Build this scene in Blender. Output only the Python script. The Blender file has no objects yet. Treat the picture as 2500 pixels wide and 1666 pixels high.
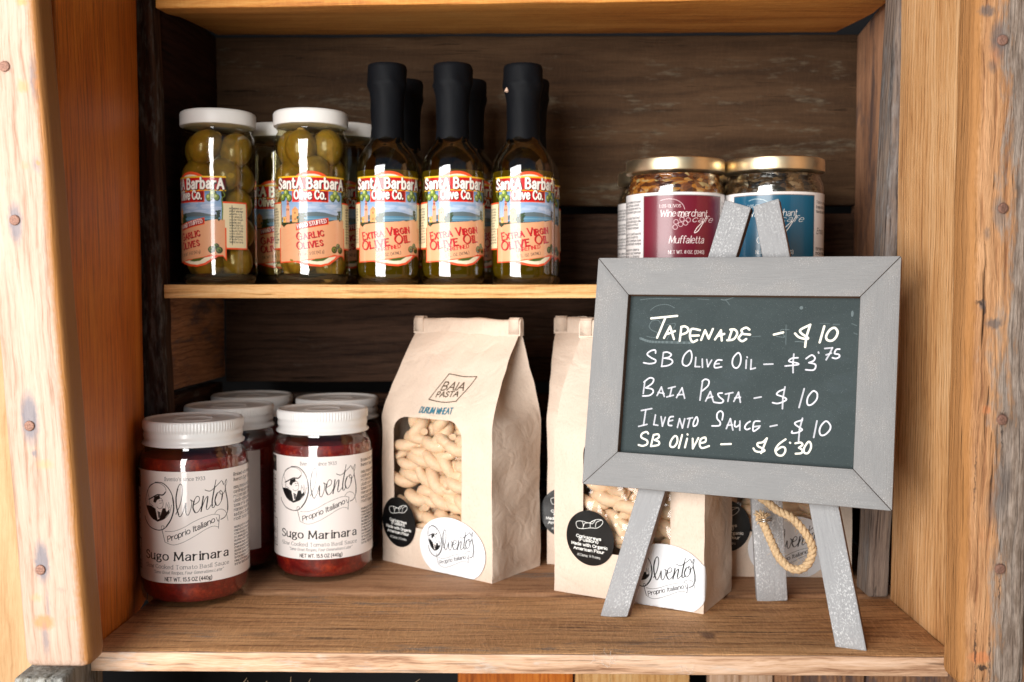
import bpy, bmesh, math, random
import numpy as np
from mathutils import Vector, Matrix, noise
from mathutils.geometry import delaunay_2d_cdt
random.seed(7)
rng = np.random.default_rng(7)
SC = bpy.context.scene
COL = SC.collection
R = math.radians

# ------------------------------------------------------------------ camera, world, light
F = 2500.0
EYE = np.array([0.0, 0.0, 0.221])
PIT = math.atan(121 / 2500); YAW = math.atan(46 / 2500 * math.cos(PIT))
FW = np.array([-math.sin(YAW) * math.cos(PIT), math.cos(YAW) * math.cos(PIT), -math.sin(PIT)])
RT = np.array([math.cos(YAW), math.sin(YAW), 0.0])
UP = np.cross(RT, FW)
cam = bpy.data.cameras.new("camera"); camo = bpy.data.objects.new("camera", cam); COL.objects.link(camo)
camo.location = EYE
camo.rotation_euler = (math.pi / 2 - PIT, 0, YAW)
cam.lens = 36.0; cam.sensor_width = 36.0; cam.clip_start = 0.01; cam.clip_end = 50
cam.dof.use_dof = True; cam.dof.focus_distance = 0.665; cam.dof.aperture_fstop = 9.0
SC.camera = camo

w = bpy.data.worlds.new("World"); SC.world = w; w.use_nodes = True
wn = w.node_tree; bg = wn.nodes["Background"]
sky = wn.nodes.new("ShaderNodeTexSky"); sky.sky_type = 'NISHITA'; sky.sun_disc = False
sky.sun_elevation = R(48); sky.sun_rotation = R(-15); sky.air_density = 1.6; sky.dust_density = 3.0
wn.links.new(sky.outputs[0], bg.inputs[0]); bg.inputs[1].default_value = 0.034

# the sun stands behind the shelf: the shelf is in open shade, the yard in front of it is sunlit
sun = bpy.data.lights.new("sun", 'SUN'); sun.energy = 2.2; sun.angle = R(0.5); sun.color = (1.0, .94, .86)
suno = bpy.data.objects.new("sun", sun); COL.objects.link(suno)
suno.rotation_euler = Vector((-math.sin(R(15)) * math.cos(R(48)), -math.cos(R(15)) * math.cos(R(48)), -math.sin(R(48)))).to_track_quat('-Z', 'Y').to_euler()
# daylight from the open doorway to the left of the photographer
al = bpy.data.lights.new("doorway_daylight", 'AREA'); al.shape = 'RECTANGLE'
al.size = 1.10; al.size_y = 1.02; al.energy = 46; al.color = (1.0, 0.98, 0.955)
alo = bpy.data.objects.new("doorway_daylight", al); COL.objects.link(alo)
alo.location = (-0.735, -0.45, 0.34)
alo.rotation_euler = (R(90), 0, 0)

SC.view_settings.view_transform = 'Standard'; SC.view_settings.look = 'None'
SC.view_settings.exposure = -0.04; SC.view_settings.gamma = 1.0
SC.render.engine = 'CYCLES'
SC.cycles.use_denoising = True
SC.cycles.max_bounces = 10; SC.cycles.transparent_max_bounces = 24; SC.cycles.transmission_bounces = 8
SC.cycles.sample_clamp_indirect = 4.0; SC.cycles.blur_glossy = 0.3


# ------------------------------------------------------------------ geometry of the view (used to read sizes off the photograph)
def ray(px, py):
    return FW + RT * (px - 1250) / F + UP * (833 - py) / F

def atY(px, py, Y):
    d = ray(px, py); t = (Y - EYE[1]) / d[1]; return EYE + d * t

def atplane(px, py, P, N):
    d = ray(px, py); t = np.dot(np.asarray(P) - EYE, N) / np.dot(d, N); return EYE + d * t

def atcyl(px, py, cx, cy, rad):
    """point on an upright cylinder -> (arc length, height), metres; arc 0 faces -Y"""
    d = ray(px, py); ox, oy = EYE[0] - cx, EYE[1] - cy
    a = d[0] ** 2 + d[1] ** 2; b = 2 * (ox * d[0] + oy * d[1]); c = ox * ox + oy * oy - rad * rad
    D = b * b - 4 * a * c
    t = (-b - math.sqrt(max(D, 0))) / (2 * a)
    p = EYE + d * t
    return rad * math.atan2(p[0] - cx, -(p[1] - cy)), p[2]


# ------------------------------------------------------------------ object helpers
def link(name, me, mat=None, parent=None, **props):
    o = bpy.data.objects.new(name, me); COL.objects.link(o)
    if mat is not None: me.materials.append(mat)
    if parent is not None: o.parent = parent
    for k, v in props.items(): o[k] = v
    return o

def thing(name, label, cat, loc=(0, 0, 0), rz=0.0, group=None):
    o = bpy.data.objects.new(name, None); COL.objects.link(o); o.empty_display_size = 0.02
    o.location = loc; o.rotation_euler = (0, 0, rz); o["label"] = label; o["category"] = cat
    if group: o["group"] = group
    return o

def tag(o, label, cat, group=None):
    o["label"] = label; o["category"] = cat
    if group: o["group"] = group
    return o

def dup(root, loc, rz, label, group=None):
    r = root.copy(); COL.objects.link(r); r.location = loc; r.rotation_euler = (0, 0, rz); r["label"] = label
    if group: r["group"] = group
    for ch in list(root.children):
        c = ch.copy(); COL.objects.link(c); c.parent = r
        for g in ch.children:
            d = g.copy(); COL.objects.link(d); d.parent = c
    return r

def mesh_of(verts, faces, smooth=True, sharp=None, uvs=None):
    me = bpy.data.meshes.new("m"); me.from_pydata([tuple(v) for v in verts], [], faces); me.update()
    if smooth:
        me.shade_smooth()
        if sharp: me.set_sharp_from_angle(angle=R(sharp))
    if uvs is not None:
        uv = me.uv_layers.new(name="UVMap")
        li = np.empty(len(me.loops), dtype=np.int32); me.loops.foreach_get("vertex_index", li)
        uv.data.foreach_set("uv", np.asarray(uvs, dtype=np.float32)[li].ravel())
    return me

def lathe(prof, seg=64, mod=None, sharp=40, closed=True):
    """prof: list of (r, z) from bottom to top; mod(r,z,a)->r"""
    vs, fs = [], []
    for r, z in prof:
        for i in range(seg):
            a = 2 * math.pi * i / seg
            rr = mod(r, z, a) if mod else r
            vs.append((rr * math.cos(a), rr * math.sin(a), z))
    for j in range(len(prof) - 1):
        for i in range(seg):
            i2 = (i + 1) % seg
            fs.append((j * seg + i, j * seg + i2, (j + 1) * seg + i2, (j + 1) * seg + i))
    if closed:
        if prof[0][0] > 1e-6: fs.append(tuple(reversed(range(seg))))
        if prof[-1][0] > 1e-6: n = (len(prof) - 1) * seg; fs.append(tuple(range(n, n + seg)))
    return mesh_of(vs, fs, True, sharp)

def board(name, xr, yr, zr, mat, grain='x', parent=None, warp=None, rad=0.0015, wob=0.0004, n=(14, 4, 4), seed=0, **props):
    """sawn timber: rounded edges, slightly uneven; attribute wc = coordinates along/across the grain"""
    lo = np.array([xr[0], yr[0], zr[0]]); hi = np.array([xr[1], yr[1], zr[1]]); L = hi - lo
    ax = 'xyz'.index(grain)
    cnt = [n[1], n[1], n[1]]; cnt[ax] = n[0]
    lines = []
    for k in range(3):
        r = min(rad, L[k] * .45)
        mid = np.linspace(r, L[k] - r, cnt[k] + 1)
        lines.append(np.concatenate([[0, .3 * r], mid, [L[k] - .3 * r, L[k]]]))
    nx, ny, nz = [len(l) for l in lines]
    idx = {}; vs = []; wc = []
    off = Vector((seed * 3.17, seed * 1.71, seed * 2.3))
    order = [ax] + [k for k in range(3) if k != ax]
    def vert(i, j, k):
        key = (i, j, k)
        if key in idx: return idx[key]
        p = np.array([lines[0][i], lines[1][j], lines[2][k]])
        q = np.clip(p, np.minimum(rad, L * .45), L - np.minimum(rad, L * .45)); d = p - q
        m = np.linalg.norm(d)
        if m > 1e-9: p = q + d / m * min(rad, *(L * .45))
        P = lo + p
        if wob:
            nv = noise.noise_vector(Vector(P) * 22 + off) * wob + noise.noise_vector(Vector(P) * 90 + off) * wob * .45
            P = P + np.array(nv)
        if warp: P = np.array(warp(*P))
        idx[key] = len(vs); vs.append(P)
        wc.append([p[order[0]], p[order[1]], p[order[2]]])
        return idx[key]
    fs = []
    for j in range(ny - 1):
        for k in range(nz - 1):
            fs.append((vert(0, j, k), vert(0, j, k + 1), vert(0, j + 1, k + 1), vert(0, j + 1, k)))
            fs.append((vert(nx - 1, j, k), vert(nx - 1, j + 1, k), vert(nx - 1, j + 1, k + 1), vert(nx - 1, j, k + 1)))
    for i in range(nx - 1):
        for k in range(nz - 1):
            fs.append((vert(i, 0, k), vert(i + 1, 0, k), vert(i + 1, 0, k + 1), vert(i, 0, k + 1)))
            fs.append((vert(i, ny - 1, k), vert(i, ny - 1, k + 1), vert(i + 1, ny - 1, k + 1), vert(i + 1, ny - 1, k)))
        for j in range(ny - 1):
            fs.append((vert(i, j, 0), vert(i, j + 1, 0), vert(i + 1, j + 1, 0), vert(i + 1, j, 0)))
            fs.append((vert(i, j, nz - 1), vert(i + 1, j, nz - 1), vert(i + 1, j + 1, nz - 1), vert(i, j + 1, nz - 1)))
    me = mesh_of(vs, fs, True, 50)
    at = me.attributes.new("wc", 'FLOAT_VECTOR', 'POINT')
    at.data.foreach_set("vector", (np.array(wc) + np.array([seed * .37, seed * .11, seed * .07]) * (0.0 if mat.get("spots") else 1.0)).astype(np.float32).ravel())
    return link(name, me, mat, parent, **props)

def tube(pts, rad, seg=8, closed=False, cap=True):
    pts = [Vector(p) for p in pts]; vs = []; fs = []; nrm = None
    for i, p in enumerate(pts):
        a = pts[max(i - 1, 0)]; b = pts[min(i + 1, len(pts) - 1)]
        t = (b - a).normalized()
        if nrm is None: nrm = t.orthogonal().normalized()
        nrm = (nrm - t * nrm.dot(t)).normalized(); bn = t.cross(nrm)
        rr = rad[i] if hasattr(rad, '__len__') else rad
        for k in range(seg):
            an = 2 * math.pi * k / seg
            vs.append(p + (nrm * math.cos(an) + bn * math.sin(an)) * rr)
    for i in range(len(pts) - 1):
        for k in range(seg):
            k2 = (k + 1) % seg
            fs.append((i * seg + k, i * seg + k2, (i + 1) * seg + k2, (i + 1) * seg + k))
    if cap:
        fs.append(tuple(reversed(range(seg)))); n = (len(pts) - 1) * seg; fs.append(tuple(range(n, n + seg)))
    return vs, fs

def merge(parts):
    V, Fc = [], []
    for vs, fs in parts:
        o = len(V); V += [tuple(v) for v in vs]; Fc += [tuple(i + o for i in f) for f in fs]
    return V, Fc

def catmull(pts, n=6):
    P = [np.array(p, float) for p in pts]
    if len(P) < 3: return P
    closed = np.allclose(P[0], P[-1])
    out = []
    for i in range(len(P) - 1):
        p0 = P[i - 1] if i > 0 else (P[-2] if closed else P[0])
        p3 = P[i + 2] if i + 2 < len(P) else (P[1] if closed else P[-1])
        p1, p2 = P[i], P[i + 1]
        for k in range(n):
            t = k / n
            out.append(.5 * (2 * p1 + (p2 - p0) * t + (2 * p0 - 5 * p1 + 4 * p2 - p3) * t * t + (3 * p1 - p0 - 3 * p2 + p3) * t ** 3))
    out.append(P[-1]); return out


# ------------------------------------------------------------------ materials
class NT:
    def __init__(s, name):
        s.m = bpy.data.materials.new(name); s.m.use_nodes = True; s.t = s.m.node_tree; s.t.nodes.clear()
        s.out = s.t.nodes.new("ShaderNodeOutputMaterial")
    def n(s, typ, **kw):
        nd = s.t.nodes.new("ShaderNode" + typ)
        for k, v in kw.items():
            if k.startswith("i_"):
                key = k[2:]
                key = int(key) if key.isdigit() else key.replace("_", " ")
                s.set(nd.inputs[key], v)
            else: setattr(nd, k, v)
        return nd
    def set(s, sock, v):
        if isinstance(v, bpy.types.NodeSocket): s.t.links.new(v, sock)
        elif isinstance(v, bpy.types.Node): s.t.links.new(v.outputs[0], sock)
        else:
            if isinstance(v, (tuple, list)) and len(v) == 3 and sock.type == 'RGBA': v = (*v, 1)
            sock.default_value = v
    def math(s, op, a, b=None, c=None, clamp=False):
        nd = s.n("Math", operation=op, use_clamp=clamp); s.set(nd.inputs[0], a)
        if b is not None: s.set(nd.inputs[1], b)
        if c is not None: s.set(nd.inputs[2], c)
        return nd.outputs[0]
    def vmath(s, op, a, b=None):
        nd = s.n("VectorMath", operation=op); s.set(nd.inputs[0], a)
        if b is not None: s.set(nd.inputs[1], b)
        return nd.outputs[1] if op in ('LENGTH', 'DISTANCE', 'DOT_PRODUCT') else nd.outputs[0]
    def mix(s, fac, a, b, mode='MIX'):
        nd = s.n("Mix", data_type='RGBA', blend_type=mode)
        s.set(nd.inputs[0], fac); s.set(nd.inputs[6], a); s.set(nd.inputs[7], b); return nd.outputs[2]
    def noise(s, vec, scale=1, detail=3, rough=.5, dist=0):
        nd = s.n("TexNoise"); s.set(nd.inputs["Vector"], vec); nd.inputs["Scale"].default_value = scale
        nd.inputs["Detail"].default_value = detail; nd.inputs["Roughness"].default_value = rough
        nd.inputs["Distortion"].default_value = dist; return nd.outputs[0]
    def ramp(s, fac, stops, interp='LINEAR'):
        nd = s.n("ValToRGB"); s.set(nd.inputs[0], fac); cr = nd.color_ramp; cr.interpolation = interp
        while len(cr.elements) < len(stops): cr.elements.new(.5)
        for e, (p, c) in zip(cr.elements, stops):
            e.position = p; e.color = (*c, 1) if hasattr(c, '__len__') else (c, c, c, 1)
        return nd.outputs[0]
    def bump(s, h, dist=.001, strength=1.0, nrm=None):
        nd = s.n("Bump"); s.set(nd.inputs["Height"], h); nd.inputs["Distance"].default_value = dist
        nd.inputs["Strength"].default_value = strength
        if nrm is not None: s.set(nd.inputs["Normal"], nrm)
        return nd.outputs[0]
    def bsdf(s, **kw):
        b = s.n("BsdfPrincipled")
        for k, v in kw.items(): s.set(b.inputs[k.replace("_", " ")], v)
        return b
    def done(s, sh):
        s.t.links.new(sh.outputs[0] if isinstance(sh, bpy.types.Node) else sh, s.out.inputs[0]); return s.m

def wood(name, light, mid, dark, gray=None, grayamt=0.0, rough=.6, spec=None, ring=26.0, contrast=1.0, spots=(), saw=0.0, bumpd=.0006, coat=0.0, pores=.5, edge=None, fine=1.0):
    t = NT(name)
    at = t.n("Attribute", attribute_name="wc").outputs["Vector"]
    warp_ = t.n("TexNoise"); t.set(warp_.inputs["Vector"], t.vmath('MULTIPLY', at, (5, 12, 12))); warp_.inputs["Detail"].default_value = 2
    wv = t.vmath('ADD', t.vmath('MULTIPLY', at, (.7, 1, 1)), t.vmath('MULTIPLY', t.vmath('SUBTRACT', warp_.outputs["Color"], (.5, .5, .5)), (.002, .0045, .0045)))
    broad = t.noise(t.vmath('MULTIPLY', wv, (8, 40, 40)), 1, 4, .6)
    slow = t.noise(t.vmath('MULTIPLY', at, (2.6, 11, 11)), 1, 1.5, .5)
    sp_ = t.n("SeparateXYZ"); t.set(sp_.inputs[0], wv)
    ph = t.math('ADD', t.math('MULTIPLY', slow, 9 * contrast), t.math('MULTIPLY', t.math('ADD', sp_.outputs[1], sp_.outputs[2]), ring * 9))
    ringl = t.math('POWER', t.math('MULTIPLY', t.math('PINGPONG', ph, .5), 2), 3.0)
    fibre = t.noise(t.vmath('MULTIPLY', wv, (90, 1500, 1500)), 1, 3, .65)
    streak = t.noise(t.vmath('MULTIPLY', wv, (20, 420, 420)), 1, 3, .65)
    f = t.math('ADD', t.math('MULTIPLY', broad, .62), t.math('ADD', t.math('MULTIPLY', t.math('SUBTRACT', .5, ringl), .13 * contrast), t.math('ADD', t.math('MULTIPLY', t.math('ADD', t.math('MULTIPLY', t.math('SUBTRACT', streak, .5), fine), .5), .50), t.math('MULTIPLY', t.math('ADD', t.math('MULTIPLY', t.math('SUBTRACT', fibre, .5), fine), .5), .42))))
    col = t.ramp(f, [(.60, dark), (.77, mid), (.95, light)])
    h = t.math('ADD', t.math('MULTIPLY', fibre, .7), t.math('SUBTRACT', t.math('MULTIPLY', streak, .8), t.math('MULTIPLY', ringl, .25)))
    # dark pores / checks running with the grain
    if pores:
        po = t.noise(t.vmath('MULTIPLY', wv, (16, 420, 420)), 1, 2, .5)
        pm = t.math('MULTIPLY', t.math('SUBTRACT', .36, po, clamp=True), 9 * pores, clamp=True)
        col = t.mix(pm, col, tuple(c * .35 for c in dark)); h = t.math('SUBTRACT', h, pm)
    if gray is not None:
        g1 = t.noise(t.vmath('MULTIPLY', at, (9, 30, 30)), 1, 5, .65, .6)
        g2 = t.noise(t.vmath('MULTIPLY', at, (55, 260, 260)), 1, 4, .7)
        gf = t.math('ADD', g1, t.math('MULTIPLY', t.math('SUBTRACT', g2, .5), .5))
        if edge is not None:   # weathering stronger towards one side of the board (axis, from, to)
            sep = t.n("SeparateXYZ"); t.set(sep.inputs[0], at)
            mr = t.n("MapRange"); t.set(mr.inputs[0], sep.outputs[edge[0]]); mr.inputs[1].default_value = edge[1]; mr.inputs[2].default_value = edge[2]
            mr.inputs[3].default_value = -.28; mr.inputs[4].default_value = .22
            gf = t.math('ADD', gf, mr.outputs[0])
        gm = t.math('MULTIPLY', t.math('SUBTRACT', gf, .62 - grayamt * .3), 7, clamp=True)
        gcol = t.mix(t.math('MULTIPLY', t.math('SUBTRACT', g2, .42), 5, clamp=True), tuple(c * .42 for c in gray), gray)
        col = t.mix(t.math('MULTIPLY', gm, .85), col, gcol)
    if saw:
        sw = t.noise(t.vmath('ADD', t.vmath('MULTIPLY', at, (700, 70, 70)), t.vmath('MULTIPLY', warp_.outputs["Color"], (6, 6, 6))), 1, 3, .6)
        col = t.mix(t.math('MULTIPLY', t.math('SUBTRACT', sw, .45, clamp=True), saw * 2.2, clamp=True), col, tuple(min(1, c * 1.5) for c in light))
        h = t.math('ADD', h, t.math('MULTIPLY', sw, .9 * saw))
    rv = t.vmath('MULTIPLY', t.vmath('SUBTRACT', t.n("TexNoise", i_Vector=t.vmath('MULTIPLY', at, (70, 120, 120))).outputs["Color"], (.5, .5, .5)), (.005, .003, .003))
    at2 = t.vmath('ADD', at, rv)
    for (c, rr, sc, st) in spots:    # stains, knots and edge strips with a shape of their own: centre, radii, colour, strength
        d = t.vmath('LENGTH', t.vmath('DIVIDE', t.vmath('SUBTRACT', at2, c), rr))
        mk = t.math('MULTIPLY', t.math('SUBTRACT', 1.2, d, clamp=True), st * 2.2, clamp=True)
        col = t.mix(t.math('MULTIPLY', mk, min(1, st)), col, sc)
    b = t.bsdf(Base_Color=col, Roughness=rough, Coat_Weight=coat, Coat_Roughness=.35)
    b.inputs["Specular IOR Level"].default_value = .3 if rough < .72 else .12
    t.set(b.inputs["Normal"], t.bump(h, bumpd))
    m = t.done(b)
    if spots: m["spots"] = 1
    return m

def plain(name, col, rough=.5, metal=0.0, spec=.5, bumps=0, bscale=400, var=0.0, coat=0.0, sub=0.0, coatr=.1):
    t = NT(name)
    tc = t.n("TexCoord").outputs["Object"]
    nz = t.noise(tc, bscale, 4, .6)
    c = col
    if var: c = t.mix(t.math('MULTIPLY', t.math('SUBTRACT', nz, .3), 1.6, clamp=True), tuple(x * (1 - var) for x in col), tuple(min(1, x * (1 + var)) for x in col))
    b = t.bsdf(Base_Color=c, Roughness=rough, Metallic=metal, Coat_Weight=coat, Coat_Roughness=coatr)
    b.inputs["Specular IOR Level"].default_value = spec
    if sub: b.inputs["Subsurface Weight"].default_value = sub; b.inputs["Subsurface Scale"].default_value = .004
    if bumps: t.set(b.inputs["Normal"], t.bump(nz, bumps))
    return t.done(b)

def thin_glass(name, tint, f0=.08, rough=.02, wavy=0.0, scale=60):
    t = NT(name)
    lw = t.n("LayerWeight"); lw.inputs[0].default_value = .5
    fr = t.math('ADD', f0, t.math('MULTIPLY', t.math('POWER', lw.outputs[1], 5.0), .8), clamp=True)
    tr = t.n("BsdfTransparent"); t.set(tr.inputs[0], tint)
    gl = t.n("BsdfGlossy"); t.set(gl.inputs["Color"], (1, 1, 1)); gl.inputs["Roughness"].default_value = rough
    if wavy:
        nz = t.noise(t.n("TexCoord").outputs["Object"], scale, 2, .5)
        t.set(gl.inputs["Normal"], t.bump(nz, wavy))
    mx = t.n("MixShader"); t.set(mx.inputs[0], fr); t.t.links.new(tr.outputs[0], mx.inputs[1]); t.t.links.new(gl.outputs[0], mx.inputs[2])
    return t.done(mx)

def label_mat(name, img, rough=.38, coat=1.0, coatr=.08, alpha=True, paper=True):
    t = NT(name)
    ti = t.n("TexImage"); ti.image = img; ti.extension = 'EXTEND'
    b = t.bsdf(Base_Color=ti.outputs[0], Roughness=rough, Coat_Weight=coat, Coat_Roughness=coatr)
    b.inputs["Specular IOR Level"].default_value = .3
    if paper: t.set(b.inputs["Normal"], t.bump(t.noise(t.n("TexCoord").outputs["Object"], 900, 2), .00008))
    if not alpha: return t.done(b)
    tr = t.n("BsdfTransparent"); mx = t.n("MixShader")
    t.t.links.new(ti.outputs[1], mx.inputs[0]); t.t.links.new(tr.outputs[0], mx.inputs[1]); t.t.links.new(b.outputs[0], mx.inputs[2])
    return t.done(mx)


# ------------------------------------------------------------------ a small drawing board for printed and written matter
GL = {
 'A': (6, "0,0 3,7 6,0|1.1,2.5 4.9,2.5"), 'B': (5, "0,0 0,7|~0,7 2.8,7 4.2,5.3 2.8,3.7 0,3.7|~0,3.7 3.2,3.7 4.9,1.9 3.2,0 0,0"),
 'C': (5.4, "~5.2,5.5 4.2,6.7 2.7,7 .8,5.7 0,3.5 .8,1.3 2.7,0 4.3,.3 5.3,1.6"), 'D': (5.6, "0,0 0,7|~0,7 2.4,7 4.7,5.8 5.5,3.5 4.7,1.2 2.4,0 0,0"),
 'E': (4.6, "0,0 0,7|0,7 4.2,7|0,3.7 3.3,3.7|0,0 4.5,0"), 'F': (4.4, "0,0 0,7|0,7 4.3,7|0,3.7 3.3,3.7"),
 'G': (5.8, "~5.2,5.5 4.2,6.7 2.7,7 .8,5.7 0,3.5 .8,1.3 2.7,0 4.3,.3 5.4,1.2|5.4,1 5.4,3.1 3.5,3.1"), 'H': (5.2, "0,0 0,7|5.2,0 5.2,7|0,3.6 5.2,3.6"),
 'I': (.6, ".3,0 .3,7"), 'J': (3, "~2.7,7 2.7,2 1.6,.1 0,.8"), 'K': (5, "0,0 0,7|4.6,7 .2,3|1.6,4 5,0"), 'L': (4.4, "0,7 0,0|0,0 4.3,0"),
 'M': (6.6, ".2,0 .6,7|.6,7 3.3,1|3.3,1 6,7|6,7 6.4,0"), 'N': (5.2, "0,0 0,7|0,7 5.2,0|5.2,0 5.2,7"), 'O': (6.2, "~3.1,7 .9,5.8 0,3.5 .9,1.2 3.1,0 5.3,1.2 6.2,3.5 5.3,5.8 3.1,7"),
 'P': (4.7, "0,0 0,7|~0,7 2.9,7 4.5,5.2 2.9,3.2 0,3.2"), 'R': (5.2, "0,0 0,7|~0,7 2.9,7 4.4,5.3 2.9,3.5 0,3.5|2.4,3.5 5,0"),
 'S': (4.4, "~4.1,5.8 2.9,7 1.2,6.7 .3,5.3 1.4,4 3.2,3.1 4.3,1.8 3.2,.2 1.5,0 0,1.2"), 'T': (5.4, "0,7 5.4,7|2.7,7 2.7,0"),
 'U': (5.2, "~0,7 0,2.4 1,.4 2.6,0 4.2,.4 5.2,2.4 5.2,7"), 'V': (5.8, "0,7 2.9,0|2.9,0 5.8,7"), 'W': (8, "0,7 2,0|2,0 4,6|4,6 6,0|6,0 8,7"),
 'X': (5.2, "0,7 5.2,0|0,0 5.2,7"), 'Z': (5, "0,7 5,7 0,0 5,0"), 'Y': (5.4, "0,7 2.7,3.4 5.4,7|2.7,3.4 2.7,0"),
 'a': (4.2, "~.5,4 1.8,4.9 3.3,4.4 3.6,3.2|3.6,3.8 3.6,.2|~3.6,2.9 1.6,2.6 .2,1.3 1.2,0 2.6,.3 3.6,1.4"),
 'b': (4.3, "0,7.3 0,0|~0,3.6 1.3,4.9 3,4.8 4.1,2.5 3,.2 1.3,0 0,1.3"), 'c': (3.8, "~3.7,3.9 2.4,4.9 .8,4.4 0,2.5 .8,.5 2.4,0 3.8,1"),
 'd': (4.3, "4.1,7.3 4.1,0|~4.1,3.6 2.8,4.9 1.1,4.8 0,2.5 1.1,.2 2.8,0 4.1,1.3"), 'e': (4, "~0.1,2.6 3.8,2.8 3.3,4.4 2,5 .6,4.3 0,2.5 .7,.5 2.2,0 3.8,.9"),
 'f': (2.8, "~3.1,6.8 2.1,7.3 1.1,6.4 1,4.6 1,0|0,4.8 2.5,4.8"), 'g': (4.2, "~1.9,4.9 .5,4.2 .4,2.8 1.9,2 3.3,2.8 3.3,4.2 1.9,4.9|3.2,4.5 4.2,4.9|~1,2.1 .5,1.2 1.6,.7 3.4,.5 4.1,-.7 2.6,-2 .8,-1.8 .1,-.8 1.3,.5"),
 'h': (4.3, "0,7.3 0,0|~0,3.4 1.4,4.8 3,4.8 3.9,3.4 3.9,0"), 'i': (.6, ".3,4.9 .3,0|.3,6.6 .3,6.9"), 'k': (4, "0,7.3 0,0|3.7,4.9 .2,2|1.3,2.9 4,0"),
 'l': (.6, ".3,7.3 .3,0"), 'm': (6.8, "0,4.9 0,0|~0,3.5 1.2,4.8 2.6,4.8 3.3,3.5 3.3,0|~3.3,3.5 4.5,4.8 5.9,4.8 6.6,3.5 6.6,0"),
 'n': (4.2, "0,4.9 0,0|~0,3.4 1.4,4.8 3,4.8 3.9,3.4 3.9,0"), 'o': (4.4, "~2.2,5 .6,4.3 0,2.5 .6,.7 2.2,0 3.8,.7 4.4,2.5 3.8,4.3 2.2,5"),
 'p': (4.3, "0,4.9 0,-2.2|~0,3.6 1.3,4.9 3,4.8 4.1,2.5 3,.2 1.3,0 0,1.3"), 'r': (3, "0,4.9 0,0|~0,3 1.2,4.6 2.8,4.8"),
 's': (3.4, "~3.2,4.2 2,5 .6,4.5 .5,3.3 2,2.6 3.2,1.9 3,.6 1.6,0 0,.8"), 't': (2.8, "~1,6.5 1,1.2 1.8,0 2.9,.5|0,4.8 2.6,4.8"),
 'u': (4.2, "~0,4.9 0,1.6 .9,.2 2.5,.1 3.9,1.5|3.9,4.9 3.9,0"), 'v': (4.2, "0,4.9 2.1,0|2.1,0 4.2,4.9"), 'w': (6.2, "0,4.9 1.6,0|1.6,0 3.1,4.4|3.1,4.4 4.6,0|4.6,0 6.2,4.9"),
 'x': (4, "0,4.9 4,0|0,0 4,4.9"), 'y': (4.2, "0,4.9 2.1,.2|4.2,4.9 1,-2.2"), 'z': (3.6, "0,4.9 3.6,4.9 0,0 3.6,0"),
 '0': (4.4, "~2.2,7 .6,6 0,3.5 .6,1 2.2,0 3.8,1 4.4,3.5 3.8,6 2.2,7"), '1': (2, "0,5.8 1.4,7 1.4,0"), '2': (4.2, "~.2,5.6 1.2,6.9 3,6.8 3.8,5.2 2.6,3 0,0|0,0 4.2,0"),
 '3': (4.2, "~.3,6 1.6,7 3.4,6.6 3.6,4.8 1.6,3.8|~1.6,3.8 3.7,3.4 4.1,1.7 2.8,.1 1.2,0 0,1"), '4': (4.6, "3.4,0 3.4,7 0,2.2 4.6,2.2"),
 '5': (4.2, "3.8,7 .8,7 .5,4|~.5,4 2.2,4.5 4,3.4 4,1.4 2.4,0 0,.8"), '6': (4.4, "~3.6,6.8 1.4,5.6 .2,3 .7,.8 2.4,0 4.1,1 4.1,3 2.5,4 .6,3"),
 '7': (4.2, "0,7 4.2,7 1.6,0"), '8': (4.4, "~2.2,7 .6,6.2 .7,4.6 2.2,3.8 4,2.8 4.2,1.2 2.2,0 .2,1.2 .4,2.8 2.2,3.8 3.7,4.6 3.8,6.2 2.2,7"),
 '9': (4.4, "~.8,.2 3,1.4 4.2,4 3.7,6.2 2,7 .3,6 .3,4 1.9,3 3.8,4"),
 '.': (.8, ".4,.1 .4,.3"), ',': (.8, ".5,.3 .1,-1"), "'": (.8, ".4,7 .2,5.4"), '-': (2.6, "0,2.8 2.6,2.8"), ':': (.8, ".4,.2 .4,.5|.4,4 .4,4.3"),
 '(': (1.8, "~1.8,7.8 .5,5.8 .1,3 .5,.2 1.8,-1.6"), ')': (1.8, "~0,7.8 1.3,5.8 1.7,3 1.3,.2 0,-1.6"), '"': (2, ".2,7 .3,5.6|1.6,7 1.7,5.6"),
}

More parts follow.
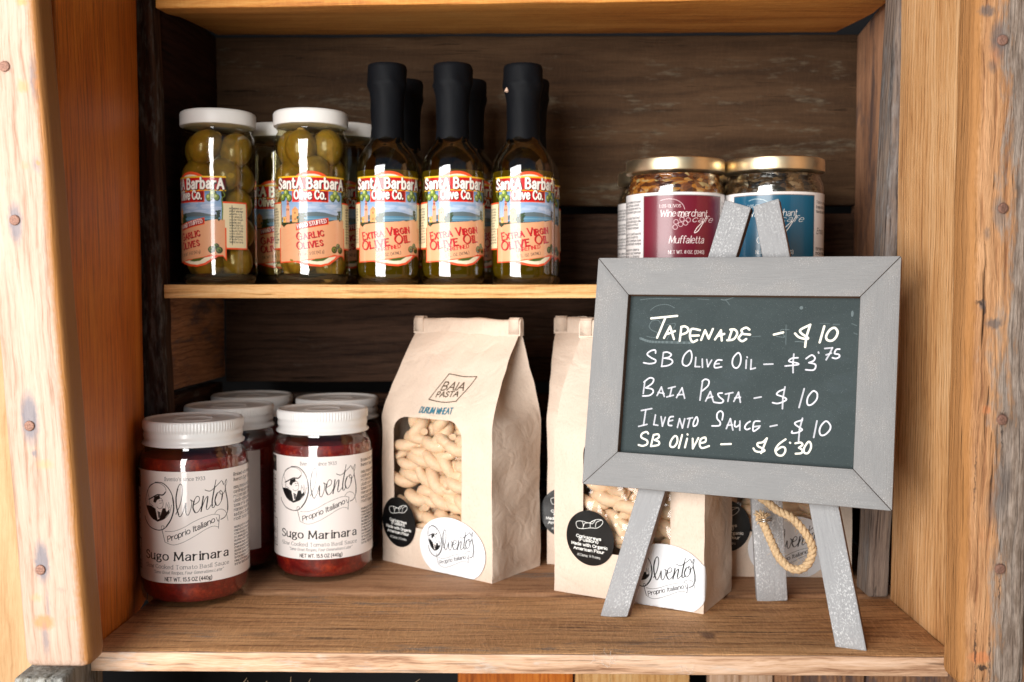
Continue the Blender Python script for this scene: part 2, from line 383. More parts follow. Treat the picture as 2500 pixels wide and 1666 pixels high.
class Art:
    """colour + alpha raster in real units (metres) that becomes a generated image"""
    def __init__(s, u0, u1, v0, v1, ppm=9000, fill=None):
        s.u0, s.u1, s.v0, s.v1, s.p = u0, u1, v0, v1, ppm
        s.W = int((u1 - u0) * ppm); s.H = int((v1 - v0) * ppm)
        s.a = np.zeros((s.H, s.W, 4), np.float32)
        if fill is not None: s.a[...] = (*fill, 1)
    def X(s, u): return (u - s.u0) * s.p
    def Y(s, v): return (v - s.v0) * s.p
    def poly(s, pts, col, al=1.0):
        P = np.array([(s.X(u), s.Y(v)) for u, v in pts]); Q = np.roll(P, -1, 0)
        y0 = max(0, int(P[:, 1].min())); y1 = min(s.H - 1, int(P[:, 1].max()) + 1)
        c = np.array([*col, 1], np.float32)
        for y in range(y0, y1 + 1):
            yc = y + .5
            m = (P[:, 1] <= yc) != (Q[:, 1] <= yc)
            if not m.any(): continue
            xs = np.sort(P[m, 0] + (yc - P[m, 1]) / (Q[m, 1] - P[m, 1]) * (Q[m, 0] - P[m, 0]))
            for a, b in zip(xs[::2], xs[1::2]):
                a = max(0, int(a + .5)); b = min(s.W, int(b + .5))
                if b > a: s.a[y, a:b] = s.a[y, a:b] * (1 - al) + c * al
    def rect(s, u0, v0, u1, v1, col, al=1.0): s.poly([(u0, v0), (u1, v0), (u1, v1), (u0, v1)], col, al)
    def ell(s, cu, cv, ru, rv, col, al=1.0, n=40, ang=0):
        ca, sa = math.cos(ang), math.sin(ang)
        s.poly([(cu + ru * math.cos(t) * ca - rv * math.sin(t) * sa, cv + ru * math.cos(t) * sa + rv * math.sin(t) * ca) for t in np.linspace(0, 2 * math.pi, n, endpoint=False)], col, al)
    def stroke(s, pts, w, col, al=1.0, nib=1.0, soft=.6, rough=0.0, keep=False):
        """nib<1: horizontals thinner than verticals"""
        c = np.array([*col, 1], np.float32)
        for (a, b) in zip(pts[:-1], pts[1:]):
            x0, y0, x1, y1 = s.X(a[0]), s.Y(a[1]), s.X(b[0]), s.Y(b[1])
            dx, dy = x1 - x0, y1 - y0; L = math.hypot(dx, dy)
            ww = w * s.p / 2 * (nib + (1 - nib) * (abs(dy) / L if L > 1e-6 else 1))
            ww = max(ww, .45); m = ww + 2
            X0 = max(0, int(min(x0, x1) - m)); X1 = min(s.W, int(max(x0, x1) + m) + 1)
            Y0 = max(0, int(min(y0, y1) - m)); Y1 = min(s.H, int(max(y0, y1) + m) + 1)
            if X1 <= X0 or Y1 <= Y0: continue
            yy, xx = np.mgrid[Y0:Y1, X0:X1]; xx = xx + .5 - x0; yy = yy + .5 - y0
            t = np.clip((xx * dx + yy * dy) / max(L * L, 1e-9), 0, 1)
            d = np.hypot(xx - t * dx, yy - t * dy)
            k = np.clip((ww - d) / soft + .5, 0, 1)
            if rough: k = k * (1 - rough * rng.random(k.shape)) * np.where(np.abs(d - ww * .15) < ww * .28, 1 - rough * .55, 1)
            k = (k * al)[..., None]
            r = s.a[Y0:Y1, X0:X1]
            if keep: al0 = r[..., 3:4].copy()
            r[...] = r * (1 - k) + c * k
            if keep: r[..., 3:4] = al0
    def text(s, st, p0, p1, cap, col, w=.12, nib=1.0, serif=False, slant=0.0, gap=1.6, chunky=0.0, al=1.0, wave=0.0, small=False):
        """skeleton lettering fitted between two baseline points; cap = capital height, w = pen as share of cap"""
        adv = 0; items = []
        for ch in st:
            if ch == ' ': adv += 3.2; continue
            k = 1.0
            g = ch
            if small and ch.islower(): g = ch.upper(); k = .74
            wd, sp = GL.get(g, GL['o']); items.append((adv, k, sp)); adv += wd * k + gap
        adv -= gap
        p0 = np.array(p0, float); p1 = np.array(p1, float); L = np.linalg.norm(p1 - p0); e = (p1 - p0) / L; nrm = np.array([-e[1], e[0]])
        sx = L / adv; sy = cap / 7.0
        for off, k, sp in items:
            jit = random.uniform(-chunky, chunky)
            for part in sp.split('|'):
                sm = part[0] == '~'
                pp = [tuple(float(q) for q in c.split(',')) for c in part.lstrip('~').split()]
                if sm: pp = catmull(pp, 4)
                out = []
                for x, y in pp:
                    y2 = y * k + jit
                    X_ = (off + x * k + slant * y2) * sx
                    out.append(p0 + e * X_ + nrm * (y2 * sy + wave * math.sin(math.pi * X_ / L)))
                s.stroke(out, cap * w, col, al, nib)
                if serif and not sm:
                    for (x, y), q in ((pp[0], out[0]), (pp[-1], out[-1])):
                        o = pp[-1] if (x, y) == pp[0] else pp[0]
                        if abs(o[1] - y) > 2 and (abs(y) < .1 or y > 4.5 or y < -2):
                            h = e * (.75 * sx); s.stroke([q - h, q + h], cap * .075, col, al, 1)
    def para(s, u0, v0, u1, v1, n, col, w=.1, al=.8):
        """close small print, too fine to read in the photograph"""
        H = (v1 - v0) / n; lets = 'aenorstulicdmp'
        for i in range(n):
            y = v1 - (i + .8) * H; x = u0
            while x < u1 - H:
                L = random.uniform(1.2, 3.8) * H
                if x + L > u1: L = u1 - x
                if L < H * .6: break
                k = max(2, int(L / (H * .42)))
                s.text(''.join(random.choice(lets) for _ in range(k)), (x, y), (x + L, y), H * .72, col, w=.16, al=al)
                x += L + H * .35
    def image(s, name):
        im = bpy.data.images.new(name, s.W, s.H, alpha=True)
        a = np.clip(s.a, 0, 1)
        im.pixels.foreach_set(np.ascontiguousarray(a).ravel()); im.update(); im.pack()
        return im

def uvgrid(art, fn, nu=40, nv=8):
    """a sheet covering the artwork, bent onto a surface by fn(u, v)"""
    vs, uvs, fs = [], [], []
    for j in range(nv + 1):
        for i in range(nu + 1):
            a, b = i / nu, j / nv
            vs.append(fn(art.u0 + a * (art.u1 - art.u0), art.v0 + b * (art.v1 - art.v0))); uvs.append((a, b))
    for j in range(nv):
        for i in range(nu):
            k = j * (nu + 1) + i; fs.append((k, k + 1, k + nu + 2, k + nu + 1))
    return mesh_of(vs, fs, True, None, uvs)

def on_cyl(rad, th0=0.0):
    return lambda u, v: (rad * math.sin(u / rad + th0), -rad * math.cos(u / rad + th0), v)


# ------------------------------------------------------------------ wood
pine_orange = wood("pine_orange", (.82, .27, .036), (.66, .17, .018), (.34, .075, .009), ring=20, contrast=.8, rough=.45, pores=.35, coat=.15)
pine_top = wood("pine_top", (.80, .40, .11), (.66, .27, .055), (.42, .14, .03), ring=14, contrast=.5, pores=.3, saw=.25)
pine_edge = wood("pine_edge", (.82, .50, .22), (.68, .35, .12), (.38, .17, .05), ring=16, pores=.5, saw=.2)
pine_pale = wood("pine_pale", (.80, .49, .25), (.66, .345, .140), (.36, .15, .05), ring=24, contrast=1.0, rough=.5, pores=.25)
brown_old = wood("brown_old", (.075, .040, .025), (.045, .024, .015), (.018, .010, .007), gray=(.09, .07, .055), grayamt=.05, ring=9, pores=.7, saw=.2, rough=.75)
brown_dark = wood("brown_dark", (.09, .045, .026), (.048, .024, .015), (.015, .009, .007), gray=(.16, .15, .14), grayamt=.3, ring=12, pores=.8, rough=.8)
red_old = wood("red_old", (.52, .27, .14), (.34, .16, .08), (.12, .06, .035), gray=(.14, .10, .10), grayamt=.5, ring=24, pores=.8, rough=.7)
gray_edge = wood("gray_edge", (.30, .23, .18), (.19, .145, .12), (.05, .035, .03), gray=(.24, .22, .21), grayamt=.5, ring=22, pores=1.0, rough=.8)
plank_brown = wood("plank_brown", (.46, .25, .13), (.33, .165, .080), (.16, .075, .035), gray=(.24, .20, .17), grayamt=.10, ring=12, pores=.5, saw=.30, bumpd=.0007, rough=.7)
plank_edge = wood("plank_edge", (.76, .53, .38), (.60, .37, .23), (.30, .15, .08), gray=(.60, .54, .48), grayamt=.12, ring=16, pores=.6, rough=.7)
wall_pale = wood("wall_pale", (.56, .36, .19), (.48, .29, .14), (.38, .21, .09), ring=10, pores=.2)
rot_wood = wood("rot_wood", (.46, .44, .40), (.30, .27, .22), (.06, .05, .035), gray=(.46, .46, .43), grayamt=.8, ring=10, pores=1.2, bumpd=.002, rough=.9)
void_dark = plain("void_dark", (.012, .012, .014), rough=.9)
GR = (.16, .16, .19); RU = (.62, .24, .10); DKS = (.16, .13, .12)
# wc of the posts: x = height above the foot, y = world X across, z = depth
LP0 = -0.012
def lsp(px, py, rz, ry, c, st):
    p = atY(px, py, .575); return ((p[2] - LP0 - .016, p[0] + .2915 + .0605 * p[2], 0), (rz, ry, .02), c, st)
def rsp(px, py, rz, ry, c, st):
    p = atY(px, py, .575); return ((p[2] - LP0 - .009, p[0] - .2424 - .004 * p[2], 0), (rz, ry, .02), c, st)
BL = (.05, .035, .03)
NK = (.10, .055, .04)
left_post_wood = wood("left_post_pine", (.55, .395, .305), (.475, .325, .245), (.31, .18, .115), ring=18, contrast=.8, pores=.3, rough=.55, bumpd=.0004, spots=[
    lsp(12, 163, .0034, .0034, NK, .7), lsp(37, 538, .0034, .0034, NK, .7), lsp(73, 1040, .0034, .0034, NK, .7), lsp(100, 1391, .0034, .0034, NK, .7), lsp(37, 545, .012, .0040, GR, .75), lsp(73, 1022, .015, .0052, GR, .8), lsp(103, 1372, .012, .0042, GR, .8), lsp(86, 190, .014, .0030, GR, .75), lsp(88, 205, .003, .0016, (.60, .25, .10), .6),
    lsp(55, 211, .004, .0035, (.66, .28, .10), .6), lsp(89, 402, .005, .0028, GR, .5), lsp(92, 398, .0016, .0014, (.62, .26, .10), .8), lsp(60, 405, .0025, .0022, (.60, .30, .16), .5),
    lsp(85, 1108, .002, .0018, GR, .7), lsp(110, 1135, .003, .0055, (.66, .33, .15), .55), lsp(90, 1460, .0025, .0040, (.66, .33, .15), .5), lsp(118, 1480, .012, .0016, GR, .45),
    lsp(108, 1520, .0045, .0062, RU, .85), lsp(112, 1560, .010, .0022, GR, .55), lsp(150, 1440, .0015, .0030, DKS, .35), lsp(52, 4, .0025, .0030, (.72, .32, .12), .8), lsp(180, 1510, .0016, .0040, (.60, .34, .2), .5), ((.22, .0410, 0), (3, .0075, .03), (.42, .17, .035), .9)])  # last spot: darker orange strip down the inner edge
OE = (.40, .15, .028)
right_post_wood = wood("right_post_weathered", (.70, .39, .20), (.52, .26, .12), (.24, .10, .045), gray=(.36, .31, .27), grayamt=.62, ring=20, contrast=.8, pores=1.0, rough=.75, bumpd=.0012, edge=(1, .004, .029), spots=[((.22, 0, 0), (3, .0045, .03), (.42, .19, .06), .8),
    rsp(2447, 99, .0034, .0034, NK, .8), rsp(2448, 509, .0034, .0034, NK, .8), rsp(2446, 1025, .0034, .0034, NK, .8), rsp(2441, 1389, .0034, .0034, NK, .8), rsp(2440, 99, .011, .0045, (.17, .14, .13), .8), rsp(2440, 520, .010, .0035, (.22, .19, .17), .7), rsp(2412, 25, .003, .0045, DKS, .8), rsp(2425, 160, .004, .0030, DKS, .6), rsp(2430, 135, .006, .0030, RU, .45),
    rsp(2398, 745, .0030, .0018, DKS, .8), rsp(2390, 740, .0012, .0020, BL, .8), rsp(2402, 760, .003, .0008, BL, .8), rsp(2427, 790, .0030, .0048, DKS, .8), rsp(2410, 572, .0035, .0020, DKS, .55),
    rsp(2408, 1003, .0028, .0024, RU, .85), rsp(2446, 1080, .020, .0003, BL, .8), rsp(2380, 1170, .020, .0004, BL, .7), rsp(2440, 1440, .014, .0003, BL, .8), rsp(2390, 1605, .0035, .0062, RU, .95), rsp(2396, 1630, .0014, .0030, BL, .9),
    rsp(2380, 1590, .020, .0004, BL, .8), rsp(2415, 1600, .018, .0004, BL, .7), rsp(2370, 1500, .012, .0030, (.66, .36, .18), .7), rsp(2400, 1310, .006, .0030, RU, .3), rsp(2430, 1240, .012, .0060, (.16, .14, .13), .5), rsp(2450, 1180, .016, .0050, (.14, .125, .12), .5)])

shelf = thing("wooden_display_shelf", "rustic wooden shelf unit of mixed pine and weathered boards holding jars and bags", "shelf unit", (0, .75, 0))
def sb(name, xr, yr, zr, mat, grain='x', warp=None, **k):
    o = board(name, xr, yr, zr, mat, grain, shelf, warp, **k)
    o.matrix_parent_inverse = Matrix.Translation((0, -.75, 0))
    return o
# face posts (they lean a little, as nailed)
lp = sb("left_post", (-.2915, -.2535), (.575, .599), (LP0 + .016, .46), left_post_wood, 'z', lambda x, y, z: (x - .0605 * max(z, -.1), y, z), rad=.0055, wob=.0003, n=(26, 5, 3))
rp = sb("right_post", (.2424, .2800), (.575, .600), (LP0 + .009, .46), right_post_wood, 'z', lambda x, y, z: (x + .004 * z, y, z), rad=.0045, wob=.0007, n=(30, 6, 3))
# side boards behind the posts
def lside(x, y, z):
    k = max(0, (y - .682) / .08)
    return (x - .0175 * k ** .9 - .014 * max(0, z - .1) * (1 - min(1, k)), y, z)
sb("side_board", (-.290, -.273), (.601, .760), (-.011, .50), pine_orange, 'z', lside, n=(18, 10, 2), wob=.0005, seed=2)
sb("side_board", (.259, .276), (.602, .733), (-.011, .50), pine_pale, 'z', n=(18, 6, 2), wob=.0005, seed=5)
# battens
sb("batten", (-.297, -.272), (.763, .783), (.0, .50), brown_dark, 'z', lambda x, y, z: (x - .020 * z, y, z), wob=.0012, seed=3, n=(30, 3, 3), rad=.002)
sb("batten", (.2438, .2585), (.7345, .7625), (.0, .50), gray_edge, 'z', lambda x, y, z: (x + .032 * z, y, z), wob=.0010, seed=8, n=(30, 3, 3), rad=.002)
# inner slatted crate
brown_black = wood("brown_black", (.05, .022, .016), (.028, .012, .010), (.010, .006, .006), ring=12, pores=.6, rough=.85)
sb("side_slat", (-.305, -.281), (.785, .925), (.2285, .448), brown_black, 'y', n=(6, 10, 2), seed=11)
sb("side_slat", (-.300, -.2835), (.785, .943), (.1425, .2255), red_old, 'y', n=(6, 8, 2), seed=12, rad=.001)
sb("side_slat", (-.300, -.2860), (.785, .943), (.001, .1375), brown_dark, 'y', n=(6, 8, 2), seed=13)
def rslat(x, y, z): return (x + (y - .765) * .125, y, z)
red_knotty = wood("red_knotty", (.56, .31, .18), (.40, .20, .11), (.15, .07, .04), gray=(.13, .10, .10), grayamt=.42, ring=26, pores=.8, rough=.65, spots=[
    ((.090, .100, 0), (.007, .09, .05), (.06, .035, .03), .9), ((.1685, .055, 0), (.006, .006, .05), (.03, .03, .015), .95), ((.195, .07, 0), (.008, .04, .05), (.10, .05, .04), .6)])
sb("side_slat", (.2687, .284), (.765, .940), (.2285, .447), red_knotty, 'z', rslat, n=(14, 6, 2), seed=0)
sb("side_slat", (.2687, .284), (.765, .945), (.001, .213), brown_dark, 'z', rslat, n=(14, 6, 2), seed=15)
# back boards
knotty_back = wood("knotty_back", (.105, .060, .032), (.058, .032, .017), (.024, .014, .009), gray=(.14, .115, .08), grayamt=.12, fine=.30, ring=7, contrast=.5, pores=.6, saw=.2, rough=.75, spots=[
    ((.427, .102, 0), (.005, .006, .05), (.08, .05, .035), .8), ((.43, .112, 0), (.015, .003, .05), (.11, .075, .05), .6), ((.47, .060, 0), (.06, .003, .05), (.10, .07, .05), .6), ((.51, .045, 0), (.05, .002, .05), (.09, .06, .045), .6),
    ((.44, .050, 0), (.010, .016, .05), (.32, .24, .17), .4)])
sb("back_board", (-.284, .292), (.921, .936), (.2975, .4475), knotty_back, 'x', n=(22, 6, 2), wob=.0007)
sb("back_board", (-.284, .292), (.923, .938), (.2265, .2905), brown_old, 'x', n=(22, 6, 2), wob=.0007, seed=21)
sb("back_board", (-.284, .292), (.946, .960), (.137, .222), brown_old, 'x', n=(22, 6, 2), wob=.0007, seed=22)
sb("back_board", (-.284, .292), (.948, .962), (.001, .126), brown_dark, 'x', n=(22, 6, 2), wob=.0007, seed=23)
# top boards
sb("top_board", (-.279, .268), (.765, .916), (.4330, .447), pine_top, 'x', lambda x, y, z: (x, y, z + (y - .765) * .10 + (.0025 * x / .27 if y < .8 else 0)), n=(20, 6, 2), wob=.0006, seed=31)
sb("shade_board", (-.33, .33), (.590, .960), (.500, .516), brown_dark, 'x', n=(10, 5, 2), seed=33)  # unseen board added above the top to shade the shelf from overhead light
sb("middle_shelf", (-.2757, .2675), (.765, .945), (.2160, .2262), pine_edge, 'x', n=(24, 6, 2), wob=.0004, seed=34, rad=.0008)
CK = (.06, .035, .02)
plank_front = wood("plank_front", (.62, .34, .155), (.46, .23, .092), (.21, .09, .035), gray=(.24, .20, .17), grayamt=.10, ring=12, pores=.9, saw=.55, bumpd=.0013, rough=.7, spots=[
    ((.17, .041, 0), (.06, .0007, .05), CK, .8), ((.29, .043, 0), (.05, .0006, .05), CK, .7), ((.40, .040, 0), (.07, .0008, .05), CK, .8), ((.47, .042, 0), (.04, .0020, .05), (.14, .075, .04), .6), ((.386, .034, 0), (.005, .008, .05), (.15, .07, .035), .8), ((.33, .020, 0), (.030, .003, .05), (.15, .08, .04), .55),
    ((.10, .030, 0), (.016, .005, .05), (.13, .07, .04), .55), ((.36, .012, 0), (.05, .0020, .05), (.16, .085, .045), .5), ((.12, .085, 0), (.05, .0012, .05), (.15, .08, .045), .5), ((.30, .078, 0), (.09, .0010, .05), (.16, .09, .05), .5), ((.05, .060, 0), (.02, .002, .05), CK, .5)])
sb("bottom_plank", (-.272, .2582), (.617, .7325), (-.0115, 0), plank_front, 'x', n=(28, 8, 2), wob=.0004, seed=35, rad=.0010)
sb("bottom_plank", (-.2835, .2860), (.7412, .945), (-.0115, 0), plank_brown, 'x', n=(28, 8, 2), wob=.0005, seed=36, rad=.0030)
pe = sb("edge_strip", (-.286, .2530), (.6140, .6165), (-.0120, -.0003), plank_edge, 'x', n=(40, 2, 2), wob=.0004, seed=37, rad=.0006)

# nail heads
nail_rust = plain("nail_rust", (.33, .17, .12), rough=.55, metal=.35, bumps=.0006, bscale=900, var=.45)
nmesh = lathe([(.0029, 0), (.0030, .0006), (.0027, .0011), (.0018, .0014), (.0006, .0013), (0, .0012)], 20)
nmesh.materials.append(nail_rust)
for (px, py), par in [((12, 163), lp), ((37, 538), lp), ((73, 1040), lp), ((100, 1391), lp), ((2447, 99), rp), ((2448, 509), rp), ((2446, 1025), rp), ((2441, 1389), rp)]:
    p = atY(px, py, .5752)
    o = bpy.data.objects.new("nail_head", nmesh); COL.objects.link(o); o.parent = par
    o.matrix_parent_inverse = Matrix.Translation((0, -.75, 0)) ; o.matrix_parent_inverse = (Matrix.Translation((0, .75, 0)) @ Matrix.Translation((0, -.75, 0)))
    o.location = (p[0], .5752, p[2]); o.rotation_euler = (R(90) + random.uniform(-.12, .12), random.uniform(0, 3), random.uniform(-.1, .1))

# ------------------------------------------------------------------ what stands round the shelf
def structure(o): o["kind"] = "structure"; return o
structure(board("wall", (-3.0, 3.0), (1.12, 1.16), (-.95, 2.0), void_dark, 'z', None, None, n=(4, 4, 1), wob=0))
gm = plain("dusty_ground", (.46, .38, .28), rough=.9, var=.2, bscale=3)
structure(link("ground", mesh_of([(-9, -12, -.95), (9, -12, -.95), (9, 1.12, -.95), (-9, 1.12, -.95)], [(0, 1, 2, 3)], False), gm))
pn = thing("pale_wall_panel", "pale pine boarding standing behind and left of the shelf", "wooden panel", (-.42, .76, -.5))
for i, (x0, x1) in enumerate([(-.352, -.326), (-.395, -.354), (-.455, -.397), (-.60, -.457)]):
    o = board("plank", (x0 + .42, x1 + .42), (-.02, 0), (-.3, 1.3), wall_pale, 'z', pn, n=(10, 3, 1), wob=.0006, seed=40 + i)
rb = thing("rotten_post", "grey rotten post end with cracked top below the left post", "post", (-.2845, .6035, -.3030))
board("post", (-.0145, .0145), (-.028, .028), (0, .3010), rot_wood, 'z', rb, None, n=(50, 10, 10), wob=.0007, seed=51, rad=.0022)
lc = thing("lower_boarding", "row of upright tan boards seen under the bottom plank", "boarding", (.05, .90, -.5))
for i, (x0, x1, m, sd) in enumerate([(-.115, -.012, pine_orange, 61), (-.010, .092, pine_edge, 62), (.1095, .166, plank_edge, 63), (.1675, .247, red_old, 64), (.249, .34, red_old, 65)]):
    board("plank", (x0, x1), (0, .016), (0, .475), m, 'z', lc, n=(8, 4, 1), seed=sd)
sdp = thing("leaning_board", "dark red-brown board leaning just right of the shelf foot", "board", (.30, .62, -.30))
board("plank", (-.012, .05), (0, .014), (0, .33), red_old, 'z', sdp, lambda x, y, z: (x - (z - .30) * .42, y, z), n=(8, 4, 1), seed=71)


# ------------------------------------------------------------------ printed labels
INK = (.05, .05, .06); CREAM = (.95, .88, .74)
MM = .001
def px_label(cx, cy, rad, ox, oy, s, du=0.0):
    def f(x, y):
        u, z = atcyl(ox + x * s, oy + y * s, cx, cy, rad); return u - du, z
    return f

LOGO = [  # (points, width) in the working grid of the logo, x right, y down
 ([(210, 135), (300, 150), (380, 230), (430, 350), (436, 480), (400, 620), (330, 720), (250, 745), (160, 700), (115, 620), (100, 555)], 11),
 ([(425, 340), (438, 480), (405, 610), (345, 705)], 17), ([(215, 135), (140, 200), (108, 330), (120, 450), (165, 570), (240, 635)], 7),
 ([(240, 635), (320, 605), (385, 530), (410, 430)], 5),
 ([(465, 550), (520, 430), (548, 290), (545, 195), (520, 168), (490, 220), (470, 340), (475, 450), (498, 560), (525, 580), (560, 520)], 9), ([(487, 230), (468, 340), (475, 460), (500, 555)], 16),
 ([(560, 520), (595, 410), (592, 480), (600, 550), (630, 560), (662, 480), (672, 400), (655, 370), (700, 400)], 8), ([(594, 420), (594, 530)], 15),
 ([(690, 440), (760, 400), (775, 345), (740, 330), (700, 390), (685, 470), (715, 535), (760, 520), (805, 450)], 8), ([(705, 385), (688, 470), (715, 532)], 16),
 ([(828, 330), (797, 520)], 16), ([(800, 500), (850, 370), (890, 330), (885, 400), (868, 480), (890, 495), (935, 440)], 8), ([(888, 345), (870, 470)], 15),
 ([(1002, 120), (975, 250), (950, 380), (946, 460), (972, 470), (1000, 420)], 9), ([(985, 200), (950, 380), (950, 450)], 16), ([(850, 248), (920, 262), (1000, 205), (1082, 128)], 8),
 ([(1060, 268), (1010, 300), (985, 380), (1000, 440), (1040, 440), (1085, 370), (1095, 290), (1062, 255), (1062, 300), (1110, 290), (1140, 225)], 8), ([(1020, 290), (988, 380), (1004, 436)], 15), ([(1090, 300), (1080, 380)], 13),
 ([(1094, 140), (1108, 180)], 11), ([(1148, 115), (1130, 165), (1142, 280), (1165, 400), (1170, 500), (1130, 590), (1070, 625)], 10), ([(1140, 270), (1166, 400), (1165, 510)], 15), ([(1150, 115), (1156, 150), (1132, 215)], 5),
 ([(985, 550), (1020, 508), (1080, 495), (1140, 530), (1172, 640)], 5),
 ([(330, 765), (440, 765), (560, 725), (700, 650), (850, 590), (970, 560), (1050, 570)], 4), ([(330, 900), (430, 940), (560, 910), (720, 830), (860, 750), (960, 712), (1035, 722)], 4),
 ([(293, 740), (330, 900)], 7), ([(1050, 572), (1036, 740)], 7), ([(1005, 600), (1032, 650), (1050, 600)], 6), ([(285, 735), (290, 695), (318, 700), (305, 745)], 5)]
def draw_logo(art, P, sc, text=True, bold=1.0):
    """script name with the long O round a chef, ribbon below; P maps the grid to the label, sc = metres per grid unit"""
    def pl(pts, col): art.poly([P(*p) for p in pts], col)
    pl([(112, 420), (150, 545), (190, 605), (245, 632), (320, 605), (382, 530), (385, 480), (350, 520), (330, 470), (300, 470), (262, 600), (240, 612), (215, 470), (165, 430)], INK)
    pl([(215, 460), (245, 600), (262, 600), (300, 470), (260, 500)], (.95, .92, .9)); pl([(238, 500), (250, 590), (270, 590), (275, 520)], (.35, .34, .34))
    hat = catmull([(150, 345), (128, 260), (150, 175), (215, 145), (290, 165), (338, 220), (330, 280), (270, 300)], 5)
    art.stroke([P(*p) for p in hat], 5 * sc, INK)
    art.stroke([P(*p) for p in catmull([(140, 350), (190, 320), (240, 295), (300, 300), (335, 265)], 5)], 15 * sc, INK)
    pl([(200, 320), (262, 300), (270, 345), (235, 360), (215, 400), (190, 380)], INK)
    art.stroke([P(*p) for p in catmull([(240, 350), (285, 345), (305, 400), (300, 450), (265, 475), (232, 450)], 5)], 5 * sc, INK)
    for a, b in [((255, 375), (270, 372)), ((280, 372), (292, 375)), ((262, 405), (290, 400)), ((150, 360), (140, 440)), ((150, 400), (190, 440)), ((345, 400), (335, 500)), ((375, 395), (385, 470)), ((355, 420), (375, 480))]:
        art.stroke([P(*a), P(*b)], 5 * sc, INK)
    for pts, w_ in LOGO:
        art.stroke([P(*p) for p in catmull(pts, 6)], w_ * sc * bold, INK)
    if text:
        art.text("Proprio Italiano", P(365, 898), P(985, 655), 66 * sc, INK, w=.15, nib=.75, slant=.25, gap=.9)

# --- tomato sauce jar label
SJ = dict(x=-.243, y=.736, r=.0398)
fS = px_label(SJ['x'], SJ['y'], SJ['r'], 330, 1150, .19135)
RS = SJ['r']
aS = Art(-RS * 1.95, RS * 2.1, .0190, .0968, 9000, fill=(.94, .91, .89))
def fSf(x, y):   # level text: height taken at the jar's front
    return fS(x, y)
def lvl(px0, px1, ycen, f):
    z = f(650, ycen)[1]; return (f(px0, ycen)[0], z), (f(px1, ycen)[0], z)
sS = .19135 * .70 / 2500
draw_logo(aS, fS, sS)
for tx, a0, a1, yb, cap, ww, nib, ser, col in [("Ilvento's since 1933", 325, 850, 128, 46, .11, .6, True, (.32, .32, .33)), ("Sugo Marinara", 120, 1180, 1142, 104, .20, .42, True, INK),
        ("Slow Cooked Tomato Basil Sauce", 120, 1184, 1252, 50, .11, .5, True, (.22, .22, .23))]:
    p0, p1 = lvl(a0, a1, yb, fS); aS.text(tx, p0, p1, cap * sS, col, w=ww, nib=nib, serif=ser)
p0, p1 = lvl(198, 1105, 1318, fS); aS.text('"Same Great Recipes, Four Generations Later"', p0, p1, 38 * sS, (.28, .28, .29), w=.11, nib=.6, slant=.25)
p0, p1 = lvl(330, 945, 1405, fS); aS.text("NET WT. 15.5 OZ (440g)", p0, p1, 46 * sS, INK, w=.17)
ur = fS(1262, 700)[0]
aS.text("Braised with Marinara", (ur, .0905), (ur + .030, .0905), .0022, INK, w=.17); aS.text("Ilvento's Sugo for four", (ur, .0868), (ur + .030, .0868), .0022, INK, w=.17)
aS.para(ur, .058, ur + .030, .084, 8, INK); aS.para(ur, .026, ur + .031, .055, 12, INK)
ul = fS(75, 700)[0]
aS.rect(ul - .030, .0835, ul - .0022, .0955, INK); aS.para(ul - .029, .050, ul - .0035, .081, 11, INK)
aS.text("Ilvento's", (ul - .027, .0905), (ul - .006, .0905), .0028, CREAM, w=.15)
for a_, b_ in [((ul - .028, .026), (ul - .002, .026)), ((ul - .002, .026), (ul - .002, .047)), ((ul - .002, .047), (ul - .028, .047)), ((ul - .028, .047), (ul - .028, .026))]:
    aS.stroke([a_, b_], .0005, INK)
aS.text("Ilvento's", (ul - .024, .035), (ul - .005, .035), .0045, INK, w=.12, nib=.6); aS.para(ul - .026, .027, ul - .004, .032, 2, INK)
sugo_img = aS.image("sauce_label"); sugo_mat = label_mat("sauce_label_paper", sugo_img, alpha=False, rough=.42, coat=.8, coatr=.07)

